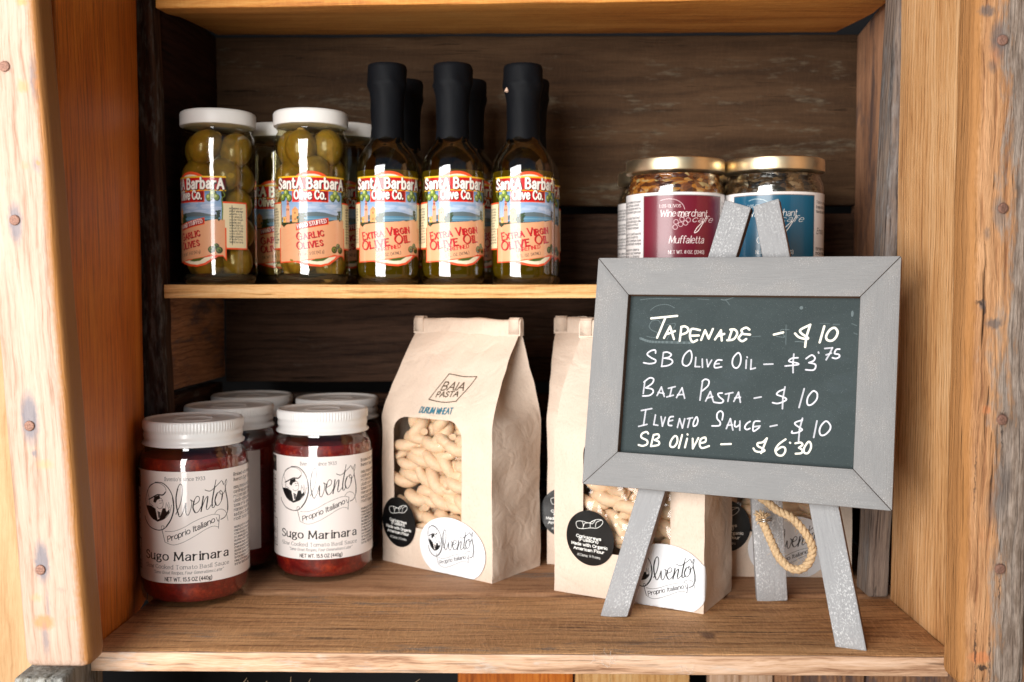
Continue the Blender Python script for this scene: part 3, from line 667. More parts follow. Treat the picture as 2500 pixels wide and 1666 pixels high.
# --- olive brand label (59 mm wide, 73 mm high); local frame: u 0 = middle, v 0 = lowest point
def brand(art, kind):
    OR = (.93, .33, .16); PK = (.90, .66, .49); RD = (.80, .03, .07); DR = (.33, .03, .07); YE = (.96, .76, .16)
    m = MM
    # wrap-round side panels
    for x0, x1 in ((-.047, -.025), (.026, .047)):
        art.rect(x0, .0135, x1, .0500, OR); art.rect(x0 + .0008, .0147, x1 - .0008, .0488, (.92, .86, .70))
        art.para(x0 + .006, .018, x1 - .004, .046, 13, (.3, .3, .28))
    art.stroke([(.034, .017), (.034, .047)], .0004, INK)
    # crest and parchment backing
    art.poly([(m * (.6 + 14.6 * math.cos(t)), m * (64.2 + 8.8 * math.sin(t))) for t in np.linspace(0, math.pi, 30)], OR)
    art.poly([(m * (.6 + 12.2 * math.cos(t)), m * (64.2 + 6.6 * math.sin(t))) for t in np.linspace(0, math.pi, 30)], (.96, .88, .78))
    # bottom scroll
    sc = [(m * (-27.6), m * 3.0), (m * -12, m * 3.6), (m * -8, m * 2.2), (m * 0, m * .5), (m * 7, m * 0), (m * 14, m * 1.6), (m * 19, m * 5.0), (m * 23.5, m * 8.0), (m * 27, m * 8.0), (m * 29.5, m * 4.5), (m * 29.5, m * 30), (m * -27.6, m * 30)]
    art.poly(sc, OR)
    sc2 = [(m * (-26.6), m * 4.0), (m * -12, m * 4.5), (m * -8, m * 4.6), (m * -4, m * 5.6), (m * 4, m * 6.4), (m * 12, m * 7.6), (m * 18, m * 9.4), (m * 23.5, m * 9.0), (m * 27, m * 9.0), (m * 28.6, m * 6.5), (m * 28.6, m * 32), (m * -26.6, m * 32)]
    art.poly(sc2, PK)
    for k in range(26):
        x = random.uniform(-25, 24); y = random.uniform(8, 28); art.stroke([(m * x, m * y), (m * (x + random.uniform(2, 7)), m * (y + random.uniform(1, 4)))], random.uniform(.4, 1.4) * m, (.90, .62, .46), .35)
    art.poly([(m * a, m * b) for a, b in [(-8, 4.2), (0, 2.2), (7, 1.6), (13, 3.0), (18, 6.2), (20, 8.2), (12, 7.0), (3, 5.6)]], (.95, .90, .78))
    art.poly([(m * a, m * b) for a, b in [(-1, 4.6), (4, 4.1), (9, 4.6), (14, 7.6), (9, 6.8), (3, 6.0)]], (.30, .38, .16))
    # the view
    art.poly([(m * a, m * b) for a, b in [(-25, 31), (-25, 56), (26, 56), (27, 50), (26.5, 36), (10, 34)]], (.42, .60, .74))
    for k in range(12):
        y = 36 + k * 1.9; art.rect(m * -25, m * y, m * 26, m * (y + 1.95), (.72 - .026 * k, .76 - .014 * k, .84 - .004 * k), .9)
    for k in range(16): art.ell(m * random.uniform(-6, 24), m * random.uniform(42, 52), m * random.uniform(3, 8), m * random.uniform(.6, 1.4), (.86, .87, .92), .3)
    art.poly([(m * a, m * b) for a, b in [(-25, 38), (-4, 41.4), (4, 42.0), (10, 41.6), (17, 40.2), (25, 39), (25, 36), (-25, 36)]], (.38, .44, .46))
    art.rect(m * -14, m * 34, m * 25.5, m * 38.6, (.34, .52, .62)); art.rect(m * -10, m * 36.5, m * 25, m * 37.2, (.52, .68, .76), .6)
    art.poly([(m * a, m * b) for a, b in [(-25, 28), (-25, 34.6), (-14, 35), (-2, 34.2), (6, 34.6), (18, 36), (20, 34), (-2, 31.5)]], (.16, .22, .12))
    for x0, x1, y0, y1, c in [(-20.2, -16.8, 34, 46.5, (.90, .66, .52)), (-19.6, -17.4, 46, 50.0, (.88, .56, .44)), (-14.8, -9.6, 34, 43.0, (.94, .66, .40)), (-23.5, -20.4, 34, 38.5, (.96, .72, .38))]:
        art.rect(m * x0, m * y0, m * x1, m * y1, c)
    art.poly([(m * a, m * b) for a, b in [(-20, 50), (-17, 50), (-18.5, 52)]], (.78, .34, .28)); art.poly([(m * a, m * b) for a, b in [(-15.2, 43), (-9.2, 43), (-12.2, 46.2)]], (.92, .60, .36))
    for x, y in [(-19, 47.4), (-18, 47.4), (-19.3, 43), (-18, 43), (-12.2, 35.6), (-12.2, 40.4), (-22, 35.5)]: art.rect(m * (x - .35), m * y, m * (x + .35), m * (y + 1.6), (.45, .18, .14))
    for k in range(46): art.ell(m * random.gauss(-6.6, 1.6), m * random.uniform(34.2, 41 - abs(random.gauss(0, 1.4))), m * random.uniform(.5, 1.1), m * random.uniform(.5, 1.0), (.12 + random.random() * .1, .20 + random.random() * .1, .12))
    for k in range(40): art.ell(m * random.gauss(23.2, .9), m * random.uniform(34, 43), m * random.uniform(.5, .9), m * random.uniform(.5, .9), (.10, .14 + random.random() * .08, .10))
    art.poly([(m * a, m * b) for a, b in [(-26.6, 28), (-26.6, 32.6), (-24, 31.6), (-22.6, 30.4), (-20, 32.4), (-12, 33.2), (-2, 33.8), (8, 34.6), (12, 35.3), (14, 34.8), (19, 36.0), (23, 36.4), (24, 34.9), (26, 36.6), (28.6, 36.0), (28.6, 28)]], PK)
    # sign bands
    art.rect(m * -29, m * 58.0, m * 29.3, m * 68.8, DR); 
    for k in range(20): art.rect(m * (-29 + k), m * 58.3, m * (29 - k * .9), m * 68.6, tuple(d + (r - d) / 20 for r, d in zip(RD, DR)) if k == 0 else RD, .16)
    art.stroke([(m * -29, m * 68.7), (m * 29.3, m * 68.7)], 1.3 * m, YE); art.stroke([(m * -29, m * 58.4), (m * 29.3, m * 58.4)], .9 * m, YE)
    art.text("SantA BarbarA", (m * -27.6, m * 59.7), (m * 28.2, m * 59.4), 7.6 * m, (.20, .02, .04), w=.29, gap=2.0, chunky=.35)
    art.text("SantA BarbarA", (m * -28.0, m * 60.0), (m * 27.8, m * 59.7), 7.6 * m, (.99, .97, .93), w=.21, gap=2.0, chunky=.35)
    art.rect(m * -14.4, m * 49.4, m * 13.6, m * 58.2, OR); art.rect(m * -13.8, m * 50.0, m * 13.0, m * 57.8, RD); art.rect(m * 8, m * 50.0, m * 13.0, m * 57.8, DR, .5)
    art.text("Olive Co.", (m * -12.4, m * 51.6), (m * 11.6, m * 51.6), 6.4 * m, (.22, .02, .04), w=.28, gap=2.0); art.text("Olive Co.", (m * -12.8, m * 51.9), (m * 11.2, m * 51.9), 6.4 * m, (.99, .97, .93), w=.20, gap=2.0)
    for x, y, r_ in [(-23.5, 53.6, 2.0), (-20.2, 56.6, 2.2), (-17.5, 53.0, 2.1), (16.8, 53.2, 2.1), (19.6, 56.0, 2.3), (22.5, 53.4, 1.9)]:
        art.ell(m * (x + .5), m * (y - .5), m * r_ * 1.15, m * r_ * 1.4, (.10, .14, .06), .8); art.ell(m * x, m * y, m * r_, m * r_ * 1.25, (.45, .54, .20)); art.ell(m * (x - .5), m * (y + .6), m * r_ * .45, m * r_ * .55, (.78, .82, .46))
    art.stroke([(m * a, m * b) for a, b in catmull([(-25.5, 33), (-25.9, 45), (-25.2, 52), (-27.8, 55), (-27.0, 57.6)], 5)], .8 * m, (.42, .48, .16)); art.stroke([(m * a, m * b) for a, b in catmull([(26.6, 36), (27.0, 46), (26.4, 52), (28.6, 54.5), (27.6, 57.4)], 5)], .8 * m, (.42, .48, .16))
    # olives at the foot
    for x, y, r_ in [(18.5, 13.2, 2.7), (22.0, 15.8, 2.2), (24.2, 12.8, 2.6)]:
        art.ell(m * x, m * y, m * r_, m * r_, (.20, .26, .10)); art.ell(m * (x - .5), m * (y + .5), m * r_ * .62, m * r_ * .62, (.42, .48, .20)); art.ell(m * x, m * y, m * .7, m * .7, (.16, .2, .08))
    RT_ = (.80, .08, .14)
    if kind == 'oil':
        for dx, c in ((.35, (.45, .10, .10)), (0, RT_)):
            art.text("Extra Virgin", (m * (-22 + dx), m * (20.6 - dx)), (m * (16.8 + dx), m * (26.4 - dx)), 5.6 * m, c, w=.17, nib=.55, serif=True, small=True)
            art.text("Olive Oil", (m * (-22 + dx), m * (12.6 - dx)), (m * (17.6 + dx), m * (19.4 - dx)), 6.8 * m, c, w=.17, nib=.5, serif=True, small=True)
        art.text("UNREFINED", (m * -9.6, m * 11.2), (m * 9.2, m * 14.4), 2.6 * m, RT_, w=.22, nib=.6, serif=True)
        art.text("5 FL. OZ. (147ML)", (m * -9, m * 6.8), (m * 9.4, m * 9.6), 2.1 * m, (.35, .28, .24), w=.14)
    else:
        for dx, c in ((.35, (.45, .10, .10)), (0, RT_)):
            art.text("Garlic", (m * (-10.6 + dx), m * (20.2 - dx)), (m * (9.6 + dx), m * (24.0 - dx)), 5.6 * m, c, w=.16, nib=.5, serif=True, small=True)
            art.text("Olives", (m * (-10.6 + dx), m * (13.2 - dx)), (m * (9.0 + dx), m * (16.6 - dx)), 5.6 * m, c, w=.16, nib=.5, serif=True, small=True)
        art.poly([(m * a, m * b) for a, b in [(-11.6, 27.6), (13.4, 32.6), (13.4, 37.8), (-11.6, 33.0)]], OR); art.poly([(m * a, m * b) for a, b in [(-11, 28.4), (12.8, 33.2), (12.8, 37.0), (-11, 32.2)]], (.66, .06, .12))
        art.text("HAND STUFFED", (m * -10.2, m * 29.4), (m * 11.8, m * 33.9), 2.9 * m, (.98, .96, .92), w=.2, nib=.55, serif=True)
        art.text("DR. WT. 5 OZ (142 g)", (m * -9.4, m * 8.0), (m * 9.8, m * 10.8), 2.1 * m, (.45, .30, .24), w=.12)
brand_mats = {}
for kind in ('oil', 'garlic'):
    a_ = Art(-.047, .047, 0, .0735, 9000); brand(a_, kind)
    brand_mats[kind] = (a_, label_mat(kind + "_label_paper", a_.image(kind + "_label"), rough=.4, coat=1.0, coatr=.05))

# --- relish jar labels
TJ = dict(x=.1117, y=.80, r=.0376)
fW = px_label(TJ['x'], TJ['y'], TJ['r'], 1480, 360, .25506)
def relish(colr, word, wt):
    a_ = Art(-.090, .090, .2315, .2945, 8000, fill=(.93, .91, .90))
    uL, uR = fW(362, 700)[0], fW(1088, 700)[0]; zt = fW(720, 462)[1]
    a_.rect(uL - .0006, .2315, uR + .0006, zt + .0006, (.45, .42, .42)); a_.rect(uL, .2315, uR, zt, colr)
    WH = (.97, .95, .93); s_ = .25506 * .765 / 2500
    def L(x0, x1, y): z = fW(720, y)[1]; return (fW(x0, y)[0], z), (fW(x1, y)[0], z)
    a_.stroke([fW(*p) for p in catmull([(520, 512), (590, 495), (670, 505), (730, 545), (752, 595)], 5)], .0005, WH, .6)
    for x, y in [(700, 640), (725, 690), (785, 697), (668, 715), (712, 738), (760, 725), (660, 765), (735, 650)]:
        u_, z_ = fW(x, y); a_.stroke([(u_ + .0017 * math.cos(t), z_ + .0017 * math.sin(t)) for t in np.linspace(0, 2 * math.pi, 14)], .0005, WH, .55)
    p = L(512, 714, 575); a_.text("LOS OLIVOS", *p, 28 * s_, WH, w=.12, nib=.6, serif=True)
    p = L(515, 965, 662); a_.text("Wine merchant", *p, 62 * s_, WH, w=.10, nib=.6, slant=.18, gap=1.0)
    p = L(820, 1010, 715); a_.text("cafe", *p, 56 * s_, WH, w=.10, nib=.6, slant=.35, gap=1.2)
    a_.stroke([fW(*p) for p in catmull([(960, 660), (930, 720), (880, 800), (845, 818), (870, 770), (925, 715)], 5)], .0006, WH)
    p = L(*word[1:3], 918); a_.text(word[0], *p, 66 * s_, WH, w=.10, nib=.55, slant=.22, gap=1.0)
    p = L(595, 935, 1018); a_.text(wt, *p, 30 * s_, WH, w=.16, nib=.6, serif=True)
    for k in range(5): a_.para(uL - .030, zt - .012 * (k + 1), uL - .003, zt - .012 * k - .002, 4, (.25, .25, .26))
    # maker's text on the right-hand panel
    for k, (tx, yy) in enumerate([("Toss in pasta", .2865), ("baguette, cr", .2830), ("favorite sandwich", .2795)]): a_.text(tx, (uR + .003, yy), (uR + .022, yy), .0020, INK, w=.15)
    a_.text("Enjoy", (uR + .004, .264), (uR + .017, .264), .0042, INK, w=.1, slant=.3)
    for k in range(4): a_.para(uR + .003, .2545 - .0034 * (k + 1), uR + .018, .2545 - .0034 * k, 1, INK)
    return a_
a_ = relish((.44, .09, .17), ("Muffaletta", 598, 932), "NET WT. 8 OZ. (224G)"); relish_red = (a_, label_mat("maroon_label_paper", a_.image("maroon_label"), alpha=False, rough=.4, coat=.7, coatr=.16))
a_ = relish((.04, .35, .47), ("Olive", 600, 760), "NET WT. 8 OZ. (224G)"); relish_blue = (a_, label_mat("blue_label_paper", a_.image("blue_label"), alpha=False, rough=.4, coat=.7, coatr=.16))


# ------------------------------------------------------------------ jars and bottles
glass_clear = thin_glass("jar_glass", (.93, .94, .92), f0=.10, rough=.015, wavy=.0012, scale=45)
glass_brine = thin_glass("brine_jar_glass", (.86, .82, .62), f0=.11, rough=.015, wavy=.0010, scale=45)
lid_white = plain("lid_white", (.83, .82, .80), rough=.32, bumps=.00005, coat=.4, coatr=.15)
lid_plastic = plain("lid_plastic", (.84, .82, .78), rough=.42, bumps=.0001, bscale=900)
lid_gold = plain("lid_gold", (.88, .74, .50), rough=.36, metal=1.0, bumps=.00004, bscale=800)

def sauce_mat():
    t = NT("tomato_sauce"); tc = t.n("TexCoord").outputs["Object"]
    a = t.noise(tc, 70, 4, .65, .6); b_ = t.noise(tc, 420, 3, .6)
    sep = t.n("SeparateXYZ"); t.set(sep.inputs[0], tc)
    c = t.ramp(t.math('ADD', a, t.math('MULTIPLY', t.math('SUBTRACT', b_, .5), .5)), [(.32, (.10, .003, .004)), (.55, (.20, .006, .006)), (.80, (.50, .050, .012))])
    b = t.bsdf(Base_Color=c, Roughness=.4); b.inputs["Subsurface Weight"].default_value = .15; b.inputs["Subsurface Scale"].default_value = .003
    return t.done(b)
sauce_m = sauce_mat()
def relish_mat(name, d, m_, l_, o_):
    t = NT(name); tc = t.n("TexCoord").outputs["Object"]
    v = t.n("TexVoronoi"); t.set(v.inputs["Vector"], t.vmath('MULTIPLY', tc, (1, 1, 2.2))); v.inputs["Scale"].default_value = 190
    a = t.noise(t.vmath('MULTIPLY', tc, (1, 1, 2.5)), 60, 4, .6, .8)
    sv = t.n("SeparateColor"); t.set(sv.inputs[0], v.outputs["Color"])
    f = t.math('ADD', t.math('MULTIPLY', a, .65), t.math('MULTIPLY', sv.outputs[0], .35))
    c = t.ramp(f, [(.34, d), (.50, m_), (.60, o_), (.68, l_)])
    b = t.bsdf(Base_Color=c, Roughness=.25, Coat_Weight=.5)
    t.set(b.inputs["Normal"], t.bump(t.math('ADD', f, t.math('MULTIPLY', v.outputs["Distance"], -.4)), .0016))
    return t.done(b)
relish_m1 = relish_mat("muffaletta_relish", (.05, .015, .008), (.20, .06, .015), (.45, .34, .16), (.50, .19, .03))
relish_m2 = relish_mat("olive_relish", (.010, .008, .006), (.040, .025, .012), (.20, .14, .08), (.09, .045, .018))

def part(name, me, mat, parent, loc=None, **k):
    if not me.materials: me.materials.append(mat)
    o = bpy.data.objects.new(name, me); COL.objects.link(o); o.parent = parent
    if loc is not None: o.location = loc
    for a, b in k.items(): o[a] = b
    return o

def shell(rs, seg=72, t_=.0012):
    """closed thin glass wall from an outer profile"""
    return lathe([(0, rs[0][1])] + rs, seg, closed=False)

# --- tomato sauce
def make_sauce(loc, rz, label):
    t = thing("sauce_jar", label, "jar", loc, rz, "jars of tomato sauce on the bottom shelf")
    prof = [(.0, .0012), (.026, .0012), (.0320, .0004), (.0362, .0012), (.0388, .0045), (.0397, .009), (.0392, .0125), (.0398, .017), (.0398, .098), (.0394, .1025), (.0380, .1065), (.0362, .1095), (.0350, .1115), (.0352, .116)]
    part("glass", lathe(prof, 96, closed=False), glass_clear, t)
    part("sauce", lathe([(0, .0042), (.034, .0042), (.0375, .008), (.0388, .016), (.0390, .098), (.0384, .1020), (.0376, .1045), (.030, .1048), (0, .1050)], 72), sauce_m, t)
    part("label", uvgrid(aS, on_cyl(.0402), 96, 2), sugo_mat, t)
    def rib(r, z, a):
        return r + (.00032 * math.cos(a * 96) if .1232 < z < .1290 else 0)
    lid = lathe([(.0350, .1125), (.0373, .1126), (.0377, .1134), (.0374, .1142), (.0362, .1150), (.0358, .1165), (.0363, .1180), (.0366, .1195), (.0362, .1210), (.0360, .1222), (.0366, .1234), (.0367, .1245), (.0367, .1285), (.0364, .1296), (.0356, .1302), (.0346, .1302), (.0338, .1292), (.0330, .1288), (.0150, .1287), (.0140, .1292), (.0130, .1287), (0, .1287)], 384, rib, 60)
    part("lid", lid, lid_white, t); t.scale = (.952, .952, 1)
    return t
s1 = make_sauce((SJ['x'] - .0012, SJ['y'] - .0022, 0), 0.11, "tomato sauce jar frontmost at the left side, white lid")
sj = [((-.1635, .7985, 0), .07, "tomato sauce jar standing just left of the tall paper pasta bag"),
      ((-.2433, .8185, 0), -1.15, "tomato sauce jar half hidden between the two front sauce jars, side text showing"),
      ((-.2473, .9010, 0), -.4, "rearmost left sauce jar in the shade under the middle shelf"),
      ((-.1675, .8795, 0), -1.3, "rear sauce jar directly behind the one beside the paper bag")]
for l, rz, lb in sj: dup(s1, l, rz, lb)

# --- olives in brine
olive_m = plain("green_olive", (.34, .215, .030), rough=.28, var=.35, bscale=160, bumps=.0004, coat=.6, sub=.25)
stuff_m = plain("garlic_stuffing", (.62, .42, .18), rough=.4, var=.2)
def blob(rx, rz, seg=20, rings=12):
    prof = []
    for i in range(rings + 1):
        a = -math.pi / 2 + math.pi * i / rings
        prof.append((max(0, rx * math.cos(a)), rz * math.sin(a)))
    return lathe(prof, seg, closed=False, sharp=180)
olive_me = blob(.0126, .0150); olive_me.materials.append(olive_m)
stf_me = blob(.0036, .0022, 12, 6); stf_me.materials.append(stuff_m)
def make_olive_jar(loc, rz, label, first=None, nrow=5, seed=0):
    if first is None:
        t = thing("olive_jar", label, "jar", loc, rz, "jars of stuffed olives on the middle shelf")
        prof = [(0, .0020), (.018, .0020), (.022, .0004), (.0255, .0010), (.0278, .0045), (.0284, .009), (.0284, .1095), (.0280, .1135), (.0268, .1165), (.0256, .1185), (.0254, .1205), (.0262, .1215), (.0256, .1230), (.0256, .1265)]
        part("glass", lathe(prof, 80, closed=False), glass_brine, t)
        part("base_ring", lathe([(.016, .0045), (.025, .0040), (.0262, .0055), (.0262, .0075), (.024, .0085), (.0, .0085)], 48), void_dark, t)
        part("brine", lathe([(0, .0085), (.0135, .0085), (.0140, .02), (.0140, .108), (0, .110)], 32), plain("cloudy_brine", (.10, .065, .012), rough=.3), t)
        part("label", uvgrid(brand_mats['garlic'][0], lambda u, v: on_cyl(.0287)(u, v + .0135), 72, 2), brand_mats['garlic'][1], t)
        part("lid", lathe([(.0262, .1235), (.0284, .1236), (.0287, .1242), (.0287, .1325), (.0282, .1340), (.0270, .1348), (.0262, .1345), (0, .1345)], 80), lid_plastic, t)
    else: t = dup(first, loc, rz, label)
    t.scale = (1, 1, .985)
    rnd = random.Random(seed)
    for r_ in range(nrow):
        for k in range(4):
            an = -math.pi / 2 + (k - 1) * 1.57 + (r_ % 2) * .8 - .35 + rnd.uniform(-.15, .15)
            rr = .0148
            zz = loc[2] + .0190 + r_ * .0215 + rnd.uniform(-.0015, .0015)
            o = bpy.data.objects.new("olive", olive_me); COL.objects.link(o)
            o.location = (loc[0] + rr * math.cos(an), loc[1] + rr * math.sin(an), zz)
            o.rotation_euler = (rnd.uniform(-.9, .9), rnd.uniform(-.9, .9), rnd.uniform(0, 6)); sc_ = rnd.uniform(.93, 1.04); o.scale = (sc_, sc_, sc_)
            where = {0: "left front olive jar", 1: "front olive jar by the bottles", 2: "rear left olive jar", 3: "rear right olive jar"}[seed]
            tag(o, "green olive, %s layer, %s, in the %s" % (["bottom", "second", "third", "fourth", "top"][r_], ["left", "front", "right", "rear"][k], where), "olive", "olives inside the " + where)
            c = bpy.data.objects.new("stuffing", stf_me); COL.objects.link(c); c.parent = o; c.location = (0, 0, .0142 if k % 2 else -.0142)
    return t
ZS = .2263
oj = make_olive_jar((-.2435, .80, ZS), -.56, "garlic olive jar with white lid, nearest the dark left corner of the shelf", seed=0)
make_olive_jar((-.1710, .80, ZS), .19, "garlic olive jar with white lid standing next to the first oil bottle", oj, seed=1)
make_olive_jar((-.2120, .866, ZS), .05, "shaded olive jar seen through the gap between the two front olive jars", oj, 2, seed=2)
make_olive_jar((-.1560, .866, ZS), .1, "shaded olive jar peeping out between the front olive jar and first bottle", oj, 2, seed=3)

# --- olive oil
def oil_mat():
    t = NT("olive_oil"); g = t.n("BsdfGlass"); t.set(g.inputs["Color"], (.62, .50, .02)); g.inputs["IOR"].default_value = 1.47; g.inputs["Roughness"].default_value = .01
    tl_ = t.n("BsdfTranslucent"); t.set(tl_.inputs[0], (.80, .62, .012)); df = t.n("BsdfDiffuse"); t.set(df.inputs[0], (.70, .52, .010)); tl = t.n("MixShader"); tl.inputs[0].default_value = .35
    t.t.links.new(tl_.outputs[0], tl.inputs[1]); t.t.links.new(df.outputs[0], tl.inputs[2]); mx = t.n("MixShader"); mx.inputs[0].default_value = .45
    t.t.links.new(g.outputs[0], mx.inputs[1]); t.t.links.new(tl.outputs[0], mx.inputs[2])
    return t.done(mx)
oil_m = oil_mat()
bottle_glass = thin_glass("bottle_glass", (.62, .60, .50), f0=.12, rough=.012, wavy=.0006, scale=40)
sleeve_m = plain("black_sleeve", (.0035, .0040, .0055), rough=.6, spec=.12, bumps=.00025, bscale=1100)
def make_bottle(loc, rz, label, kind=0):
    t = thing("oil_bottle", label, "bottle", loc, rz, "olive oil bottles with black sleeved necks")
    prof = [(0, .0015), (.016, .0015), (.020, .0004), (.0228, .0012), (.0242, .004), (.0246, .008), (.0246, .0865), (.0243, .0915), (.0232, .0970), (.0212, .1020), (.0180, .1070), (.0150, .1105), (.0132, .1135), (.0124, .117), (.0118, .125)]
    part("glass", lathe(prof, 80, closed=False), bottle_glass, t)
    part("oil", lathe([(0, .0050), (.019, .0050), (.0222, .0075), (.0234, .012), (.0234, .0860), (.0231, .0885), (.0222, .0886), (0, .0886)], 72, sharp=30), oil_m, t)
    part("label", uvgrid(brand_mats['oil'][0], lambda u, v: on_cyl(.0249)(u, v + .0140), 72, 2), brand_mats['oil'][1], t)
    rnd = random.Random(kind)
    def crk(r, z, a):
        k = .00025 * math.cos(a * 7 + z * 300 + kind) + .0003 * noise.noise(Vector((math.cos(a) * 2, math.sin(a) * 2, z * 90 + kind)))
        if kind == 1 and z > .158: k += .0011 * max(0, math.cos(a - .5)) ** 6 + .0004 * math.cos(3 * a)
        if kind == 2 and .150 < z < .162: k += .0007 * math.cos(2 * a + 1)
        return r + k * (1 if z < .171 else .3)
    sl = lathe([(.0129, .1135), (.0130, .1138), (.0126, .124), (.0127, .135), (.0131, .145), (.0137, .151), (.0148, .1545), (.0153, .1565), (.0152, .1585), (.0149, .1600), (.0151, .1690), (.0148, .1712), (.0142, .1722), (.010, .1724), (0, .1724)], 72, crk, 35)
    part("neck_sleeve", sl, sleeve_m, t); t.scale = (1, 1, .982)
    if kind == 2:
        part("torn_flap", lathe([(.0, .1500), (.0022, .1510), (.0012, .1530), (0, .1545)], 5), plain("torn_foil", (.62, .42, .32), rough=.5), t, (-.0138, -.0052, 0))
    return t
bx_ = [-.1114, -.0608, -.0062]
make_bottle((bx_[0], .80, ZS), .16, "first oil bottle, standing next to the olive jars, smooth black cap", 0)
make_bottle((bx_[1], .80, ZS), .22, "middle oil bottle of the front three, with ragged black cap sleeve", 1)
make_bottle((bx_[2], .802, ZS - .0003), .20, "oil bottle farthest from the olive jars, with torn black cap sleeve", 2)
rbn = make_bottle((-.1050, .860, ZS), .3, "rear oil bottle in shade behind the one beside the olive jars", 0)
dup(rbn, (-.0520, .861, ZS), .4, "rear oil bottle in shade behind the middle front bottle")
dup(rbn, (.0000, .860, ZS), .1, "rear oil bottle in shade behind the torn-cap bottle")

# --- relish
def make_relish(loc, rz, label, lab, cont, gold=True):
    t = thing("relish_jar", label, "jar", loc, rz, "relish jars with gold lids on the middle shelf")
    prof = [(0, .0015), (.030, .0015), (.0345, .0008), (.0368, .004), (.0374, .008), (.0374, .0715), (.0370, .0755), (.0358, .0785), (.0347, .0800), (.0345, .0818), (.0352, .0828), (.0344, .0842), (.0346, .0870)]
    part("glass", lathe(prof, 88, closed=False), glass_clear, t)
    part("relish", lathe([(0, .004), (.034, .004), (.0364, .009), (.0366, .0710), (.0360, .0745), (.0345, .0775), (.0335, .0830), (0, .0830)], 72), cont, t)
    part("label", uvgrid(lab[0], lambda u, v: on_cyl(.0377)(u, v - ZS), 96, 2), lab[1], t)
    part("lid", lathe([(.0352, .0850), (.0376, .0851), (.0379, .0858), (.0379, .0925), (.0376, .0940), (.0366, .0948), (.0350, .0950), (.0340, .0944), (0, .0944)], 88), lid_gold, t)
    return t
make_relish((TJ['x'], TJ['y'], ZS), 0, "maroon labelled relish jar with gold lid, reddish contents", relish_red, relish_m1)
make_relish((.1872, .7985, ZS), -.30, "blue labelled relish jar with gold lid behind the easel top", relish_blue, relish_m2)
make_relish((.1120, .8790, ZS), -.12, "relish jar hidden behind the maroon labelled one, only its edge showing", relish_red, relish_m2)
make_relish((.1920, .8770, ZS), .2, "relish jar in shade directly behind the blue labelled one", relish_blue, relish_m2)


# ------------------------------------------------------------------ paper pasta bags
def kraft():
    t = NT("kraft_paper"); tc = t.n("TexCoord").outputs["Object"]
    a = t.noise(tc, 35, 3, .5); f = t.noise(t.vmath('MULTIPLY', tc, (1, 1, .3)), 1600, 2, .6)
    c = t.mix(a, (.66, .52, .41), (.74, .61, .50)); c = t.mix(t.math('MULTIPLY', t.math('SUBTRACT', f, .5, clamp=True), 1.2), c, (.44, .32, .22))
    b = t.bsdf(Base_Color=c, Roughness=.62); b.inputs["Specular IOR Level"].default_value = .3
    nz = t.n("TexNoise"); t.set(nz.inputs["Vector"], tc); nz.inputs["Scale"].default_value = 55; nz.inputs["Detail"].default_value = 3; nz.inputs["Distortion"].default_value = 1.2
    vo = t.n("TexVoronoi", feature='DISTANCE_TO_EDGE'); t.set(vo.inputs["Vector"], t.vmath('ADD', tc, t.vmath('MULTIPLY', nz.outputs["Color"], (.008, .008, .008)))); vo.inputs["Scale"].default_value = 34
    cre = t.math('MULTIPLY', t.math('MINIMUM', vo.outputs["Distance"], .12), 5)
    h = t.math('ADD', t.math('MULTIPLY', nz.outputs[0], 1.0), t.math('ADD', t.math('MULTIPLY', cre, .22), t.math('MULTIPLY', f, .05)))
    t.set(b.inputs["Normal"], t.bump(h, .0016, .8))
    return t.done(b)
kraft_m = kraft()
film_m = thin_glass("window_film", (.98, .97, .96), f0=.035, rough=.10, wavy=.008, scale=45)
pasta_m = plain("dry_pasta", (.76, .55, .36), rough=.55, var=.12, bscale=260, bumps=.0003, sub=.2)

# braid of dry pasta
def pasta_mesh(Lh, a, turns, bend, ph):
    """two strands of dough twisted round each other"""
    parts = []
    N = 22
    for k in range(2):
        pts, rad = [], []
        for i in range(N + 1):
            t_ = i / N; tw = ph + t_ * turns * 2 * math.pi + k * math.pi
            e = math.sin(math.pi * min(1, max(0, t_ * .90 + .05))) ** .35
            off = a * .44 * (1 + .06 * math.sin(5 * t_ + ph)); pts.append(((t_ - .5) * Lh, off * math.cos(tw), off * math.sin(tw) + bend * (t_ - .5) ** 2 * Lh)); rad.append(a * .60 * e)
        parts.append(tube(pts, rad, 12))
    me = mesh_of(*merge(parts), True, 60); me.materials.append(pasta_m); return me
pasta_ms = [pasta_mesh(.040, .0088, 1.25, .35, .3), pasta_mesh(.037, .0085, 1.15, -.4, 1.4), pasta_mesh(.035, .0090, 1.05, .45, 2.2), pasta_mesh(.042, .0084, 1.35, .3, .9)]

